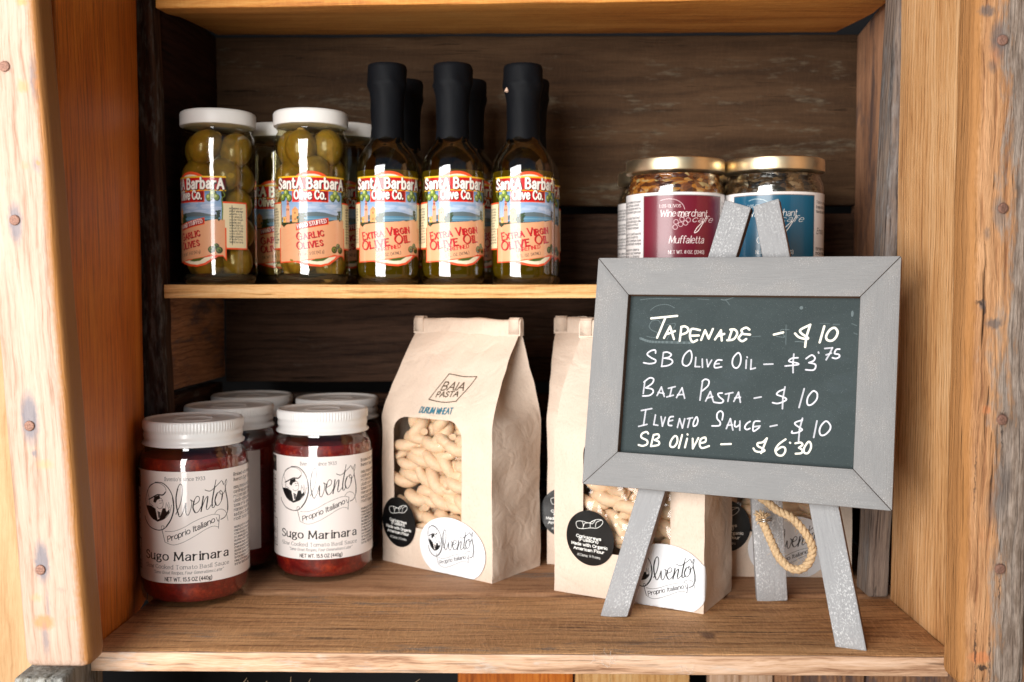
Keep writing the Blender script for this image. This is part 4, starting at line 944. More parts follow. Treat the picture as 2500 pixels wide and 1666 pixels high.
# front-face geometry of one bag, metres, local frame: u across, v up, y depth (front = -d/2)
BW, BD, BH = .114, .061, .1985
WIN = (-.034, .030, .0360, .1180)
class Bag:
    def __init__(s, FL, FR, seed, w=BW, d=BD, lean=0.0):
        s.FL = np.array([*FL, 0.0]); e = np.array([FR[0] - FL[0], FR[1] - FL[1], 0.0]); s.w = np.linalg.norm(e); s.e = e / s.w
        s.n = np.array([-s.e[1], s.e[0], 0]); s.rz = math.atan2(s.e[1], s.e[0]); s.seed = seed; s.d = d
        s.c = s.FL + s.e * s.w / 2 + s.n * d / 2; s.win = WIN
    def uv(s, px, py):     # photograph point -> (u, v) on the upright front face
        p = atplane(px, py, s.FL, s.n); q = p - s.FL; return float(np.dot(q, s.e)) - s.w / 2, float(q[2])
    def depth(s, v):
        t_ = min(1, max(0, (v - .118) / (.190 - .118))); return s.d * (1 - t_ ** 1.25) + .0022
    def back(s, v): return .009 * min(1, max(0, (v - .118) / .07)) ** 1.5
    def crump(s, P, amt=1.0):
        o = Vector((s.seed * 5.1, s.seed * 2.7, 1.3))
        a = noise.noise_vector(Vector(P) * 26 + o) * .0030 + noise.noise_vector(Vector(P) * 70 + o) * .0011
        rd = abs(noise.noise(Vector(P) * 38 + o * 2)) ; a = a + Vector((0, rd * .0030, 0))
        return np.array(P) + np.array(a) * amt
    def front(s, u, v, off=0.0):
        d = s.depth(v)
        bul = .0050 * math.cos(math.pi * u / s.w) * math.sin(math.pi * min(1, max(0, v / .15))) 
        k = .35 + .65 * min(1, max(0, (v - .07) / .08))
        nar = 1 - .055 * min(1, max(0, (v - .12) / .07))
        P = s.crump((u * nar, -d / 2 - bul + s.back(v), v), .62 * k * (1 if v > .004 else .2))
        return P + np.array([0, -off, 0])
def rrect(u0, u1, v0, v1, r, n=7):
    pts = []
    for cx_, cy_, a0 in ((u1 - r, v1 - r, 0), (u0 + r, v1 - r, 90), (u0 + r, v0 + r, 180), (u1 - r, v0 + r, 270)):
        for i in range(n + 1):
            a = R(a0 + 90 * i / n); pts.append((cx_ + r * math.cos(a), cy_ + r * math.sin(a)))
    return pts
def bag_panel(b):
    W2 = b.w / 2; hole = rrect(*b.win, .013)
    pts = []; 
    nu, nv = 38, 66
    bd = [(-W2 + b.w * i / nu, 0) for i in range(nu)] + [(W2, BH * i / nv) for i in range(nv)] + [(W2 - b.w * i / nu, BH) for i in range(nu)] + [(-W2, BH - BH * i / nv) for i in range(nv)]
    nb = len(bd); pts = bd + hole; nh = len(hole)
    edges = [(i, (i + 1) % nb) for i in range(nb)] + [(nb + i, nb + (i + 1) % nh) for i in range(nh)]
    for i in range(1, nu):
        for j in range(1, nv):
            u = -W2 + b.w * i / nu; v = BH * j / nv
            if b.win[0] - .002 < u < b.win[1] + .002 and b.win[2] - .002 < v < b.win[3] + .002: continue
            pts.append((u, v))
    r = delaunay_2d_cdt([Vector(p) for p in pts], edges, [], 0, 1e-7)
    V, Fs = r[0], r[2]; vs = [b.front(p[0], p[1]) for p in V]; out = []
    for f in Fs:
        c = sum((V[i] for i in f), Vector((0, 0))) / len(f)
        if b.win[0] < c[0] < b.win[1] and b.win[2] < c[1] < b.win[3]:
            ins = True
            q = (min(max(c[0], b.win[0] + .013), b.win[1] - .013), min(max(c[1], b.win[2] + .013), b.win[3] - .013))
            if math.hypot(c[0] - q[0], c[1] - q[1]) > .0131: ins = False
            if ins: continue
        f = tuple(f)
        a, b2, c2 = [V[i] for i in f[:3]]
        if (b2 - a).x * (c2 - a).y - (b2 - a).y * (c2 - a).x < 0: f = tuple(reversed(f))
        out.append(f)
    return vs, out
def bag_body(b):
    """gusseted sides, back and base; side mid-folds move inwards as the bag closes"""
    vs, fs = [], []; nv = 44; rows = []
    half = b.d / 2
    for j in range(nv + 1):
        v = BH * j / nv; d = b.depth(v); g = math.sqrt(max(0, half * half - (d / 2) ** 2)) * .9
        W2 = b.w / 2; row = []
        nar = 1 - .055 * min(1, max(0, (v - .12) / .07))
        def add(x, y, k=.5, fx=None):
            if fx is not None: P = fx
            else: P = b.crump((x * nar, y + b.back(v), v), 1.7 * k * (1 if v > .004 else .1))
            row.append(len(vs)); vs.append(P)
        ns = 8
        add(0, 0, fx=b.front(W2, v))
        for i in range(1, ns):
            t_ = i / ns; y = -d / 2 + d * t_; x = W2 - g * (1 - abs(2 * t_ - 1)); add(x, y, .75)
        nb = 14
        for i in range(nb + 1): add(W2 - b.w * i / nb, d / 2, .3)
        for i in range(1, ns):
            t_ = i / ns; y = d / 2 - d * t_; x = -W2 + g * (1 - abs(2 * t_ - 1)); add(x, y, .6)
        add(0, 0, fx=b.front(-W2, v))
        rows.append(row)
    for j in range(nv):
        for i in range(len(rows[0]) - 1):
            fs.append((rows[j][i], rows[j][i + 1], rows[j + 1][i + 1], rows[j + 1][i]))
    fs.append(tuple(reversed(rows[0])))
    return vs, fs
# sticker artwork
aO = Art(-.0325, .0325, -.026, .026, 9000)
aO.ell(0, 0, .0322, .0257, (.90, .91, .92), n=90)
draw_logo(aO, lambda x, y: ((x - 700) * .0000420 + .002, (560 - y) * .0000400), .0000415, bold=1.35)
oval_m = label_mat("white_oval_sticker", aO.image("white_oval"), rough=.55, coat=.04, coatr=.25)
aB = Art(-.0195, .0195, -.0205, .0205, 9000)
aB.ell(0, 0, .0193, .0203, (.045, .05, .055), n=90)
WH = (.93, .93, .91)
def bl(x, y): return ((x - 305) * .0000117 * 10, (489 - y) * .0000102 * 10)
aB.stroke([bl(*p) for p in catmull([(212, 385), (250, 372), (300, 378), (345, 350), (388, 345), (393, 370), (360, 405), (310, 412), (260, 425), (222, 425), (212, 385)], 5)], .0004, WH)
for q in ([(250, 372), (262, 400), (258, 425)], [(300, 378), (272, 385), (262, 410)], [(345, 350), (312, 372), (310, 412)], [(300, 378), (325, 380), (345, 350)], [(388, 345), (352, 368), (345, 402)]): aB.stroke([bl(*p) for p in catmull(q, 5)], .0004, WH)
for tx, x0, x1, y, cap, ww in [("Corkscrews", 214, 382, 492, 20, .24), ("(Fusilloni)", 232, 362, 515, 20, .24), ("Made with Organic", 178, 424, 550, 20, .24), ("American Flour", 192, 402, 584, 20, .24), ("Al Dente: 9-11 mins", 216, 374, 628, 18, .12)]:
    aB.text(tx, bl(x0, y), bl(x1, y), cap * .000102, WH, w=ww, gap=1.3)
black_m = label_mat("black_oval_sticker", aB.image("black_oval"), rough=.40, coat=.5, coatr=.2)
b1 = Bag((-.121, .832), (-.0285, .766), 1)
b1.win = (b1.uv(967, 1120)[0], b1.uv(1134, 1120)[0], .0330, b1.uv(1050, 1024)[1])
# printed front: name stamp and line
aP = Art(-.048, .040, .122, .172, 9000)
def P7(x, y): return b1.uv(950 + x * .38285, 860 + y * .38285)
STAMP = (.30, .25, .18); TEAL = (.20, .46, .54)
aP.stroke([P7(*p) for p in catmull([(293, 150), (385, 165), (478, 163)], 4)], .0006, STAMP); aP.stroke([P7(478, 163), P7(412, 322)], .0006, STAMP)
aP.stroke([P7(*p) for p in catmull([(412, 322), (320, 322), (230, 300)], 4)], .0006, STAMP); aP.stroke([P7(230, 300), P7(293, 150)], .0006, STAMP)
cs = .38285 * .80 / 2500
aP.text("BAIA", P7(285, 248), P7(425, 252), 50 * cs, STAMP, w=.13, slant=.12, gap=1.3); aP.text("PASTA", P7(271, 290), P7(408, 292), 32 * cs, STAMP, w=.17, slant=.12, gap=1.3)
aP.text("DURUM WHEAT", P7(203, 385), P7(402, 400), 38 * cs, TEAL, w=.16, slant=.16, gap=1.3)
print_m = label_mat("bag_print", aP.image("bag_print"), rough=.7, coat=0.0)

def make_bag(b, label, print_on=True, ovals=None, blacks=None, pasta=None, where=""):
    t = thing("pasta_bag", label, "paper bag", tuple(b.c), b.rz, "kraft paper bags of pasta on the bottom shelf")
    part("front_panel", mesh_of(*bag_panel(b), True, None), kraft_m, t)
    part("bag_body", mesh_of(*bag_body(b), True, 55), kraft_m, t)
    # folded top with tin tie
    W2 = b.w / 2 * .945; vs = []; N = 24
    for i in range(N + 1):
        u = -W2 - .0018 + (2 * W2 + .0036) * i / N; z0 = BH + .0015 * noise.noise(Vector((u * 40, b.seed, 0))); yo = .0012 * noise.noise(Vector((u * 30, b.seed + 9, 0)))
        for y, z in ((-.0026, -.0125), (-.0025, -.002), (-.0016, .0002), (-.0001, .0008), (.0014, .0002), (.0020, -.002), (.0020, -.0125), (.0010, -.0125), (-.0018, -.0120)):
            vs.append((u, y + yo + .009, z0 + z))
    fs = [(i * 9 + k, (i + 1) * 9 + k, (i + 1) * 9 + (k + 1) % 9, i * 9 + (k + 1) % 9) for i in range(N) for k in range(9)] + [tuple(range(9)), tuple(reversed(range(N * 9, N * 9 + 9)))]
    part("folded_top", mesh_of(vs, fs, True, 50), kraft_m, t)
    for sg in (-1, 1):
        u0 = sg * (W2 - .0042) ; vs = []
        for du in (-.0048, .0048):
            for y, z in ((-.0029, -.0110), (-.0029, .0000), (-.0016, .0014), (.0012, .0014), (.0024, .0000), (.0024, -.010)): vs.append((u0 + du, y + .009, BH + z))
        fs = [(k, k + 1, k + 7, k + 6) for k in range(5)]
        me = mesh_of(vs, fs, True, 40); bm_ = bmesh.new(); bm_.from_mesh(me); bmesh.ops.solidify(bm_, geom=bm_.faces[:], thickness=.0006); bm_.to_mesh(me); bm_.free()
        part("tin_tie", me, kraft_m, t)
    # film in the window
    aF = type("A", (), dict(u0=b.win[0] - .003, u1=b.win[1] + .003, v0=b.win[2] - .003, v1=b.win[3] + .003))
    part("window", uvgrid(aF, lambda u, v: b.front(u, v, -.0008), 24, 24), film_m, t)
    if print_on: part("print", uvgrid(aP, lambda u, v: b.front(u, v, .0007), 60, 40), print_m, t)
    for art, mat_, pos, nm in ((aO, oval_m, ovals, "oval_sticker"), (aB, black_m, blacks, "round_sticker")):
        if pos is None: continue
        def fn(u, v, pos=pos, nm=nm):
            ca, sa = math.cos(pos[2]), math.sin(pos[2]); uu = pos[0] + u * ca - v * sa; vv = pos[1] + u * sa + v * ca
            if uu > b.w / 2 - .0002:       # wraps round the front edge
                q = b.front(b.w / 2, max(vv, .0006), .0005); ex = uu - b.w / 2; return (q[0] + .0006, q[1] + ex * .9, max(vv, .0006))
            return b.front(uu, max(vv, .0006), .0013 if nm == "oval_sticker" else .0008)
        part(nm, uvgrid(art, fn, 40, 30), mat_, t)
    # pasta behind the window
    if pasta:
        rnd = random.Random(b.seed * 11)
        M_ = Matrix.Translation(Vector(b.c)) @ Matrix.Rotation(b.rz, 4, 'Z')
        ords = ["lowest", "second", "third", "fourth", "fifth", "sixth", "seventh"]
        for row in range(pasta[1]):
            for c in range(3):
                for lay in range(2):
                    u = b.win[0] + .010 + c * .0260 + (row % 2) * .007 + lay * .010 + rnd.uniform(-.002, .002); v = pasta[0] + row * .0150 + lay * .006 + rnd.uniform(-.001, .001)
                    an = rnd.choice([.35, .2, .45, .1, -.3, .5]) + rnd.uniform(-.12, .12)
                    if row >= pasta[1] - 1: an = rnd.uniform(1.0, 1.5); v -= .004
                    if u - .5 * .043 * abs(math.cos(an)) < -b.w / 2 + .003: u = -b.w / 2 + .003 + .0215 * abs(math.cos(an))
                    if u > b.win[1] + .014 or (lay == 1 and c == 2): continue
                    o = bpy.data.objects.new("pasta_piece", rnd.choice(pasta_ms)); COL.objects.link(o)
                    y = b.front(min(max(u, -.05), .05), v)[1] + .0126 + lay * .013 + (c % 2) * .0022
                    o.matrix_world = M_ @ Matrix.Translation((u, y, v)) @ Matrix.Rotation(-an, 4, 'Y') @ Matrix.Rotation(rnd.uniform(-.12, .12), 4, 'Z') @ Matrix.Rotation(rnd.uniform(0, 6.28), 4, 'X')
                    tag(o, "pasta corkscrew, %s row up, %s%s, in the %s" % (ords[row], ["left", "middle", "right"][c], " behind" if lay else "", where), "pasta", "pasta pieces inside the " + where)
    return t
u1, v1 = b1.uv(900 + 470 * .4464, 760 + 1303 * .4464); u2, v2 = b1.uv(900 + 175 * .4464, 760 + 1147 * .4464)
make_bag(b1, "tall open-standing kraft pasta bag beside the sauce jars, window and stamp in full view", True, (u1, v1, -.02), (u2 + .001, v2, -.02), (.040, 6), "kraft bag beside the sauce jars")
b3 = Bag((.018, .749), (.119, .695), 3)
b3.win = (b3.uv(1430, 1210)[0], b3.uv(1641, 1230)[0], .0340, .1180)
u3, v3 = b3.uv(1340 + 305 * .3485, 1140 + 489 * .3485); u4, v4 = b3.uv(1340 + 860 * .3485, 1140 + 790 * .3485)
make_bag(b3, "kraft pasta bag directly behind the left easel leg and chalkboard", True, (u4 - .004, v4, -.02), (u3, v3, -.02), (.040, 6), "kraft bag behind the left easel leg")
b2 = Bag((.0135, .823), (.121, .809), 2)
make_bag(b2, "kraft pasta bag wedged between two others, mostly hidden, dark sticker half visible", True, None, (-.040, .043, 0), None)
b4 = Bag((.139, .790), (.2475, .787), 4)
make_bag(b4, "shaded kraft pasta bag furthest right behind the rope and rear easel leg", True, (.0065, .0235, .0), (-.043, .040, 0), (.042, 5), "shaded bag behind the rope")


# ------------------------------------------------------------------ chalkboard easel
EA = thing("chalkboard_easel", "small grey wooden easel with framed chalkboard price list and rope", "easel", (.13, .66, 0))
def grey_paint():
    t = NT("grey_washed_wood"); at = t.n("Attribute", attribute_name="wc").outputs["Vector"]
    f = t.noise(t.vmath('MULTIPLY', at, (60, 900, 900)), 1, 3, .6); sp = t.noise(t.vmath('MULTIPLY', at, (1100, 1700, 1700)), 1, 2, .6); bd = t.noise(t.vmath('MULTIPLY', at, (28, 60, 60)), 1, 3, .5)
    c = t.mix(t.math('MULTIPLY', f, .7), (.215, .213, .212), (.315, .312, .31)); c = t.mix(t.math('MULTIPLY', t.math('SUBTRACT', bd, .5, clamp=True), 1.6), c, (.30, .275, .255))
    sm = t.math('MULTIPLY', t.math('MULTIPLY', t.math('SUBTRACT', sp, .60, clamp=True), 14, clamp=True), t.math('MULTIPLY', t.math('SUBTRACT', bd, .40, clamp=True), 5, clamp=True))
    c = t.mix(t.math('MULTIPLY', sm, .7), c, (.72, .71, .70))
    b = t.bsdf(Base_Color=c, Roughness=.62); t.set(b.inputs["Normal"], t.bump(t.math('ADD', f, sp), .0003)); return t.done(b)
grey_m = grey_paint()
def leg_paint():
    t = NT("grey_speckled_leg"); at = t.n("Attribute", attribute_name="wc").outputs["Vector"]
    f = t.noise(t.vmath('MULTIPLY', at, (50, 500, 500)), 1, 3, .6); sp = t.noise(t.vmath('MULTIPLY', at, (650, 900, 900)), 1, 3, .65, .8); bd = t.noise(t.vmath('MULTIPLY', at, (22, 70, 70)), 1, 3, .5)
    c = t.mix(f, (.25, .25, .255), (.36, .36, .365))
    sm = t.math('MULTIPLY', t.math('MULTIPLY', t.math('SUBTRACT', sp, .53, clamp=True), 12, clamp=True), t.math('MULTIPLY', t.math('SUBTRACT', bd, .38, clamp=True), 4, clamp=True))
    c = t.mix(t.math('MULTIPLY', sm, .62), c, (.74, .74, .74))
    b = t.bsdf(Base_Color=c, Roughness=.6); t.set(b.inputs["Normal"], t.bump(t.math('ADD', f, sp), .0004)); return t.done(b)
leg_m = leg_paint()
raw_edge = plain("raw_edge", (.17, .085, .045), rough=.7, var=.3, bumps=.0004)
AL, TL = .3964, .1862; ROLL = -.0071
eu = np.array([math.cos(AL), -math.sin(AL), 0]); eb = np.array([math.sin(AL), math.cos(AL), 0])
ew = math.cos(TL) * np.array([0, 0, 1]) + math.sin(TL) * eb
EU = math.cos(ROLL) * eu + math.sin(ROLL) * ew; EWv = math.cos(ROLL) * ew - math.sin(ROLL) * eu
EN = np.cross(EWv, EU)                       # pointing back, away from the camera
if EN[1] < 0: EN = -EN
EC = np.array([.134, .675, .166]); EWd, EH = .2008, .1589
def E3(u, v, n): return EC + EU * u + EWv * v + EN * n
def Euv(px, py, n=0.0):
    p = atplane(px, py, EC + EN * n, EN) - EC; return float(p @ EU), float(p @ EWv)
EO = np.array([.13, .66, 0])
def prism(name, quad, n0, n1, mat, par, edge_mat=None, grain=0, rad=.0007, L=26, seed=0):
    """bevelled slab whose outline is a quad in the easel plane, between depths n0 and n1"""
    (a, b_, c, d) = [np.array(q) for q in quad]
    def mp(x, y, z): 
        q = a * (1 - x) * (1 - y) + b_ * x * (1 - y) + c * x * y + d * (1 - x) * y; return E3(q[0], q[1], z) - EO
    lx = np.linalg.norm(b_ - a); ly = np.linalg.norm(d - a)
    def warp(x, y, z): return mp(x / lx, y / ly, n0 + z)
    me_o = board(name, (0, lx), (0, ly), (0, n1 - n0), mat, 'x' if grain == 0 else 'y', par, warp, rad, 0, (L, 4, 2), seed)
    me = me_o.data
    if edge_mat is not None:
        me.materials.append(edge_mat); nn = Vector(EN)
        for p in me.polygons:
            if abs(p.normal.dot(nn)) < .35: p.material_index = 1
    return me_o
W2, H2 = EWd / 2, EH / 2
ci = [Euv(1535, 718), Euv(2101, 726), Euv(2082, 1144), Euv(1506, 1105)]   # inner opening corners
il = (ci[0][0] + ci[3][0]) / 2; ir = (ci[1][0] + ci[2][0]) / 2; it = (ci[0][1] + ci[1][1]) / 2; ib = (ci[2][1] + ci[3][1]) / 2
g = .00012
prism("frame_rail", [(-W2 + g, H2), (W2 - g, H2), (ir - g, it), (il + g, it)], 0, .0115, grey_m, EA, raw_edge, seed=1)
prism("frame_rail", [(-W2 + g, -H2), (W2 - g, -H2), (ir - g, ib), (il + g, ib)], 0, .0115, grey_m, EA, raw_edge, seed=2)
prism("frame_rail", [(-W2, -H2 + g), (-W2, H2 - g), (il, it - g), (il, ib + g)], .0002, .0115, grey_m, EA, raw_edge, seed=3)
prism("frame_rail", [(W2, -H2 + g), (W2, H2 - g), (ir, it - g), (ir, ib + g)], .0002, .0115, grey_m, EA, raw_edge, seed=4)

# chalk lettering, traced stroke by stroke
BN = .0068
aC = Art(il - .003, ir + .003, ib - .003, it + .003, 9000, fill=(.185, .228, .232))
def tr(ox, oy, s): return lambda x, y: Euv(ox + x * s, oy + y * s, BN)
A_, B_, C_, D_ = tr(1450, 710, .16150), tr(1760, 710, .16150), tr(1500, 900, .15300), tr(1800, 900, .14450)
for k in range(60):     # wiped haze
    aC.ell(random.uniform(il, ir), random.uniform(ib + .02, it), random.uniform(.006, .03), random.uniform(.003, .012), (.36, .41, .42), .035, ang=random.uniform(-.6, .6))
for k in range(5200):
    x, y = random.uniform(il, ir), random.uniform(ib, it); aC.ell(x, y, random.uniform(.00008, .00022), random.uniform(.00008, .0002), (.55, .60, .60), random.uniform(.15, .6), n=5)
GH = (.52, .57, .58)
for T_, pts, w_ in [(A_, [(1010, 500), (970, 450), (880, 460), (835, 540), (880, 600), (960, 640), (920, 710), (800, 690)], .0005), (A_, [(850, 300), (950, 230), (1100, 210), (1220, 260)], .0005), (A_, [(1100, 520), (1230, 500), (1180, 610), (1100, 740)], .0005),
      (A_, [(700, 720), (850, 770), (1100, 780), (1500, 790)], .0016), (B_, [(985, 520), (980, 810)], .0007), (B_, [(1030, 590), (900, 600), (960, 700), (830, 690)], .0006), (B_, [(1500, 495), (1640, 500)], .0005), (B_, [(1700, 510), (1790, 512)], .0008),
      (B_, [(1120, 770), (1180, 770), (1260, 780)], .0006), (B_, [(470, 695), (600, 690)], .0006), (B_, [(1980, 500), (2050, 530)], .0007), (B_, [(2010, 640), (2055, 660)], .0007), (A_, [(1920, 135), (1990, 140), (2110, 105)], .0006), (A_, [(1990, 140), (2050, 215)], .0006), (A_, [(1570, 125), (1740, 138)], .0005), (A_, [(700, 140), (900, 120), (1300, 125)], .0005)]:
    aC.stroke([T_(*p) for p in catmull(pts, 5)], w_, GH, .55, rough=.5)
for (x, y, rx, ry) in [(1215, 260, 26, 26), (1985, 350, 18, 45)]:
    u_, v_ = B_(x, y); aC.ell(u_, v_, rx * .000045, ry * .000045, GH, .6)
CW, CCR = (.90, .89, .92), (.98, .96, .90)
thick = 34 * .1615 * .66 / 2500; thin_ = 22 * .1615 * .66 / 2500
TXT = [  # transform, smooth?, points ; cream paint pen
 (A_, 0, [(865, 420), (1258, 382)]), (A_, 0, [(1080, 410), (955, 712)]), (A_, 0, [(1060, 715), (1150, 542), (1210, 733)]), (A_, 0, [(1112, 655), (1225, 612)]),
 (A_, 0, [(1322, 548), (1296, 760)]), (A_, 1, [(1320, 548), (1380, 542), (1425, 580), (1400, 635), (1310, 668)]), (A_, 1, [(1602, 598), (1500, 578), (1462, 600), (1452, 700), (1490, 775), (1560, 748)]), (A_, 0, [(1470, 682), (1585, 678)]),
 (A_, 0, [(1620, 745), (1680, 600), (1735, 725), (1798, 580)]), (A_, 0, [(1830, 738), (1920, 600), (1932, 755)]), (A_, 0, [(1860, 692), (1970, 655)]),
 (A_, 0, [(2035, 750), (2085, 600)]), (A_, 1, [(2060, 590), (2130, 590), (2165, 650), (2110, 735), (2015, 750)]), (B_, 1, [(430, 590), (380, 560), (312, 595), (322, 645), (288, 685), (268, 725), (320, 765), (382, 732)]), (B_, 0, [(310, 655), (440, 665)]),
 (B_, 0, [(800, 665), (940, 632)]), (B_, 1, [(1348, 518), (1205, 590), (1215, 645), (1315, 715), (1280, 730), (1180, 705), (1120, 648)]), (B_, 0, [(1350, 515), (1290, 700), (1272, 850)]), (B_, 0, [(1562, 540), (1492, 783)]),
 (B_, 1, [(1590, 690), (1640, 600), (1715, 562), (1763, 620), (1740, 700), (1680, 755), (1610, 748), (1590, 690)])]
for T_, sm, p in TXT: aC.stroke([T_(*q) for q in (catmull(p, 6) if sm else p)], thick, CCR)
TX2 = [(A_, 1, [(932, 945), (925, 900), (860, 910), (805, 960), (860, 1012), (930, 1050), (920, 1090), (840, 1105), (750, 1090)]), (A_, 0, [(1050, 940), (1025, 1140)]), (A_, 1, [(1050, 937), (1110, 930), (1168, 965), (1130, 1008), (1060, 1022)]), (A_, 1, [(1080, 1022), (1170, 1042), (1185, 1090), (1120, 1132), (1020, 1146)]),
 (A_, 1, [(1450, 905), (1370, 970), (1338, 1060), (1350, 1120), (1410, 1136), (1462, 1080), (1480, 980), (1450, 905)]), (A_, 0, [(1540, 1010), (1530, 1148), (1600, 1150)]), (A_, 0, [(1637, 1035), (1640, 1160)]), (A_, 0, [(1705, 1042), (1722, 1150), (1780, 1050)]),
 (A_, 1, [(1935, 1052), (1870, 1050), (1828, 1100), (1830, 1165), (1930, 1152)]), (A_, 0, [(1840, 1108), (1892, 1104)]), (B_, 1, [(262, 940), (190, 1010), (172, 1100), (200, 1160), (250, 1165), (292, 1100), (300, 1000), (262, 940)]),
 (B_, 0, [(385, 1050), (378, 1175)]), (B_, 0, [(394, 1003), (398, 1012)]), (B_, 0, [(458, 1045), (450, 1188), (520, 1170)]), (B_, 0, [(650, 1114), (785, 1110)]), (B_, 1, [(1165, 1015), (1070, 1025), (1030, 1070), (1150, 1095), (1158, 1120), (970, 1140)]), (B_, 0, [(1102, 960), (1088, 1100), (1090, 1240)]),
 (B_, 1, [(1285, 1030), (1370, 975), (1420, 1012), (1400, 1060), (1330, 1090)]), (B_, 1, [(1330, 1090), (1420, 1112), (1430, 1160), (1390, 1202), (1280, 1196)]), (B_, 0, [(1473, 930), (1478, 945)]), (B_, 0, [(1570, 875), (1685, 865), (1640, 960), (1590, 1045)]), (B_, 0, [(1590, 972), (1668, 945)]),
 (B_, 1, [(1795, 885), (1742, 892), (1718, 950), (1780, 965), (1790, 1000), (1740, 1026), (1685, 1015)]),
 (C_, 0, [(485, 210), (460, 400)]), (C_, 1, [(470, 218), (560, 152), (625, 170), (600, 240), (500, 310)]), (C_, 1, [(500, 310), (600, 330), (618, 380), (560, 430), (450, 440)]), (C_, 0, [(680, 432), (750, 297), (795, 447)]), (C_, 0, [(700, 382), (790, 400)]),
 (C_, 0, [(860, 318), (970, 290)]), (C_, 0, [(915, 310), (885, 440)]), (C_, 0, [(835, 455), (940, 427)]), (C_, 0, [(990, 465), (1080, 310), (1120, 475)]), (C_, 0, [(1010, 420), (1100, 415)]), (C_, 0, [(1405, 210), (1365, 505)]), (C_, 1, [(1400, 205), (1450, 172), (1508, 200), (1490, 280), (1400, 358)]),
 (C_, 0, [(1455, 520), (1530, 370), (1580, 530)]), (C_, 0, [(1480, 472), (1570, 450)]), (C_, 1, [(1720, 392), (1655, 402), (1670, 450), (1738, 510), (1700, 550), (1590, 540)]), (C_, 0, [(1770, 410), (1890, 385)]), (C_, 0, [(1832, 402), (1810, 525)]), (C_, 0, [(1905, 525), (1980, 380), (2010, 540)]), (C_, 0, [(1920, 472), (2010, 460)]),
 (C_, 0, [(2230, 475), (2340, 455)]), (D_, 1, [(785, 355), (700, 390), (668, 440), (770, 480), (830, 520), (780, 560), (680, 592), (595, 578)]), (D_, 0, [(805, 312), (770, 500), (762, 680)]), (D_, 0, [(1130, 342), (1042, 660)]), (D_, 1, [(1270, 388), (1200, 470), (1177, 560), (1200, 620), (1270, 600), (1340, 520), (1350, 430), (1310, 385), (1270, 388)]),
 (C_, 0, [(430, 672), (597, 640)]), (C_, 0, [(500, 665), (465, 905)]), (C_, 0, [(387, 925), (520, 892)]), (C_, 0, [(655, 742), (628, 897), (692, 907)]), (C_, 0, [(745, 770), (766, 920), (812, 780)]), (C_, 1, [(940, 767), (880, 785), (860, 895), (915, 912)]), (C_, 0, [(870, 842), (930, 826)]),
 (C_, 0, [(1005, 942), (1040, 802), (1085, 950), (1122, 802)]), (C_, 0, [(1165, 802), (1246, 786)]), (C_, 0, [(1205, 800), (1170, 940)]), (C_, 1, [(1310, 775), (1265, 850), (1262, 920), (1310, 900), (1332, 830), (1310, 775)]), (C_, 1, [(1718, 822), (1732, 722), (1692, 680), (1640, 722), (1640, 800), (1688, 862), (1670, 912), (1555, 917)]),
 (C_, 0, [(1785, 960), (1850, 802), (1890, 982)]), (C_, 0, [(1800, 907), (1880, 900)]), (C_, 1, [(1925, 840), (1918, 915), (1950, 930), (1995, 900)]), (C_, 0, [(2002, 840), (2000, 985)]), (C_, 1, [(2165, 845), (2110, 882), (2080, 940), (2110, 975), (2162, 957)]), (C_, 1, [(2320, 842), (2232, 852), (2210, 960), (2228, 1000), (2312, 942)]),
 (D_, 0, [(285, 985), (385, 972)]), (D_, 0, [(555, 980), (670, 957)]), (D_, 1, [(1098, 872), (985, 910), (982, 950), (1070, 1010), (1092, 1040), (1020, 1082), (925, 1092), (925, 1060)]), (D_, 0, [(1100, 842), (1050, 1030), (1035, 1225)]), (D_, 0, [(1345, 887), (1290, 1165)]), (D_, 1, [(1500, 890), (1420, 960), (1387, 1050), (1410, 1125), (1480, 1120), (1560, 1040), (1570, 960), (1500, 890)])]
for T_, sm, p in TX2: aC.stroke([T_(*q) for q in (catmull(p, 6) if sm else p)], thin_ * 1.08, CW, rough=.25)
for T_, sm, p in [(C_, 1, [(540, 1040), (510, 1012), (440, 1042), (432, 1100), (520, 1150), (520, 1208), (450, 1235), (385, 1220)]), (C_, 0, [(625, 1060), (582, 1240)]), (C_, 1, [(625, 1060), (698, 1052), (708, 1100), (640, 1142)]), (C_, 1, [(640, 1142), (710, 1170), (700, 1220), (582, 1240)]),
 (C_, 1, [(960, 1080), (900, 1160), (892, 1240), (950, 1250), (1000, 1180), (1000, 1100), (960, 1080)]), (C_, 0, [(1080, 1062), (1026, 1268)]), (C_, 0, [(1160, 1120), (1125, 1260)]), (C_, 0, [(1165, 1050), (1168, 1056)]), (C_, 0, [(1248, 1120), (1250, 1278), (1340, 1110)]),
 (C_, 1, [(1372, 1190), (1450, 1170), (1450, 1102), (1380, 1130), (1360, 1220), (1400, 1270), (1510, 1237)]), (C_, 0, [(1702, 1210), (1858, 1205)]), (D_, 1, [(500, 1180), (430, 1245), (348, 1262), (346, 1310), (420, 1350), (460, 1388), (400, 1410), (310, 1398), (272, 1350)]), (D_, 0, [(500, 1180), (402, 1430)]),
 (D_, 1, [(815, 1197), (700, 1282), (642, 1380), (680, 1460), (760, 1468), (810, 1400), (800, 1340), (740, 1330), (652, 1390)]), (D_, 0, [(888, 1253), (894, 1258)]), (D_, 1, [(980, 1265), (1068, 1252), (1100, 1290), (1040, 1340)]), (D_, 1, [(1040, 1340), (1100, 1380), (1080, 1430), (985, 1440)]), (D_, 1, [(1200, 1240), (1130, 1340), (1130, 1420), (1190, 1430), (1240, 1350), (1240, 1270), (1200, 1240)])]:
    aC.stroke([T_(*q) for q in (catmull(p, 6) if sm else p)], thick * .86, CCR)
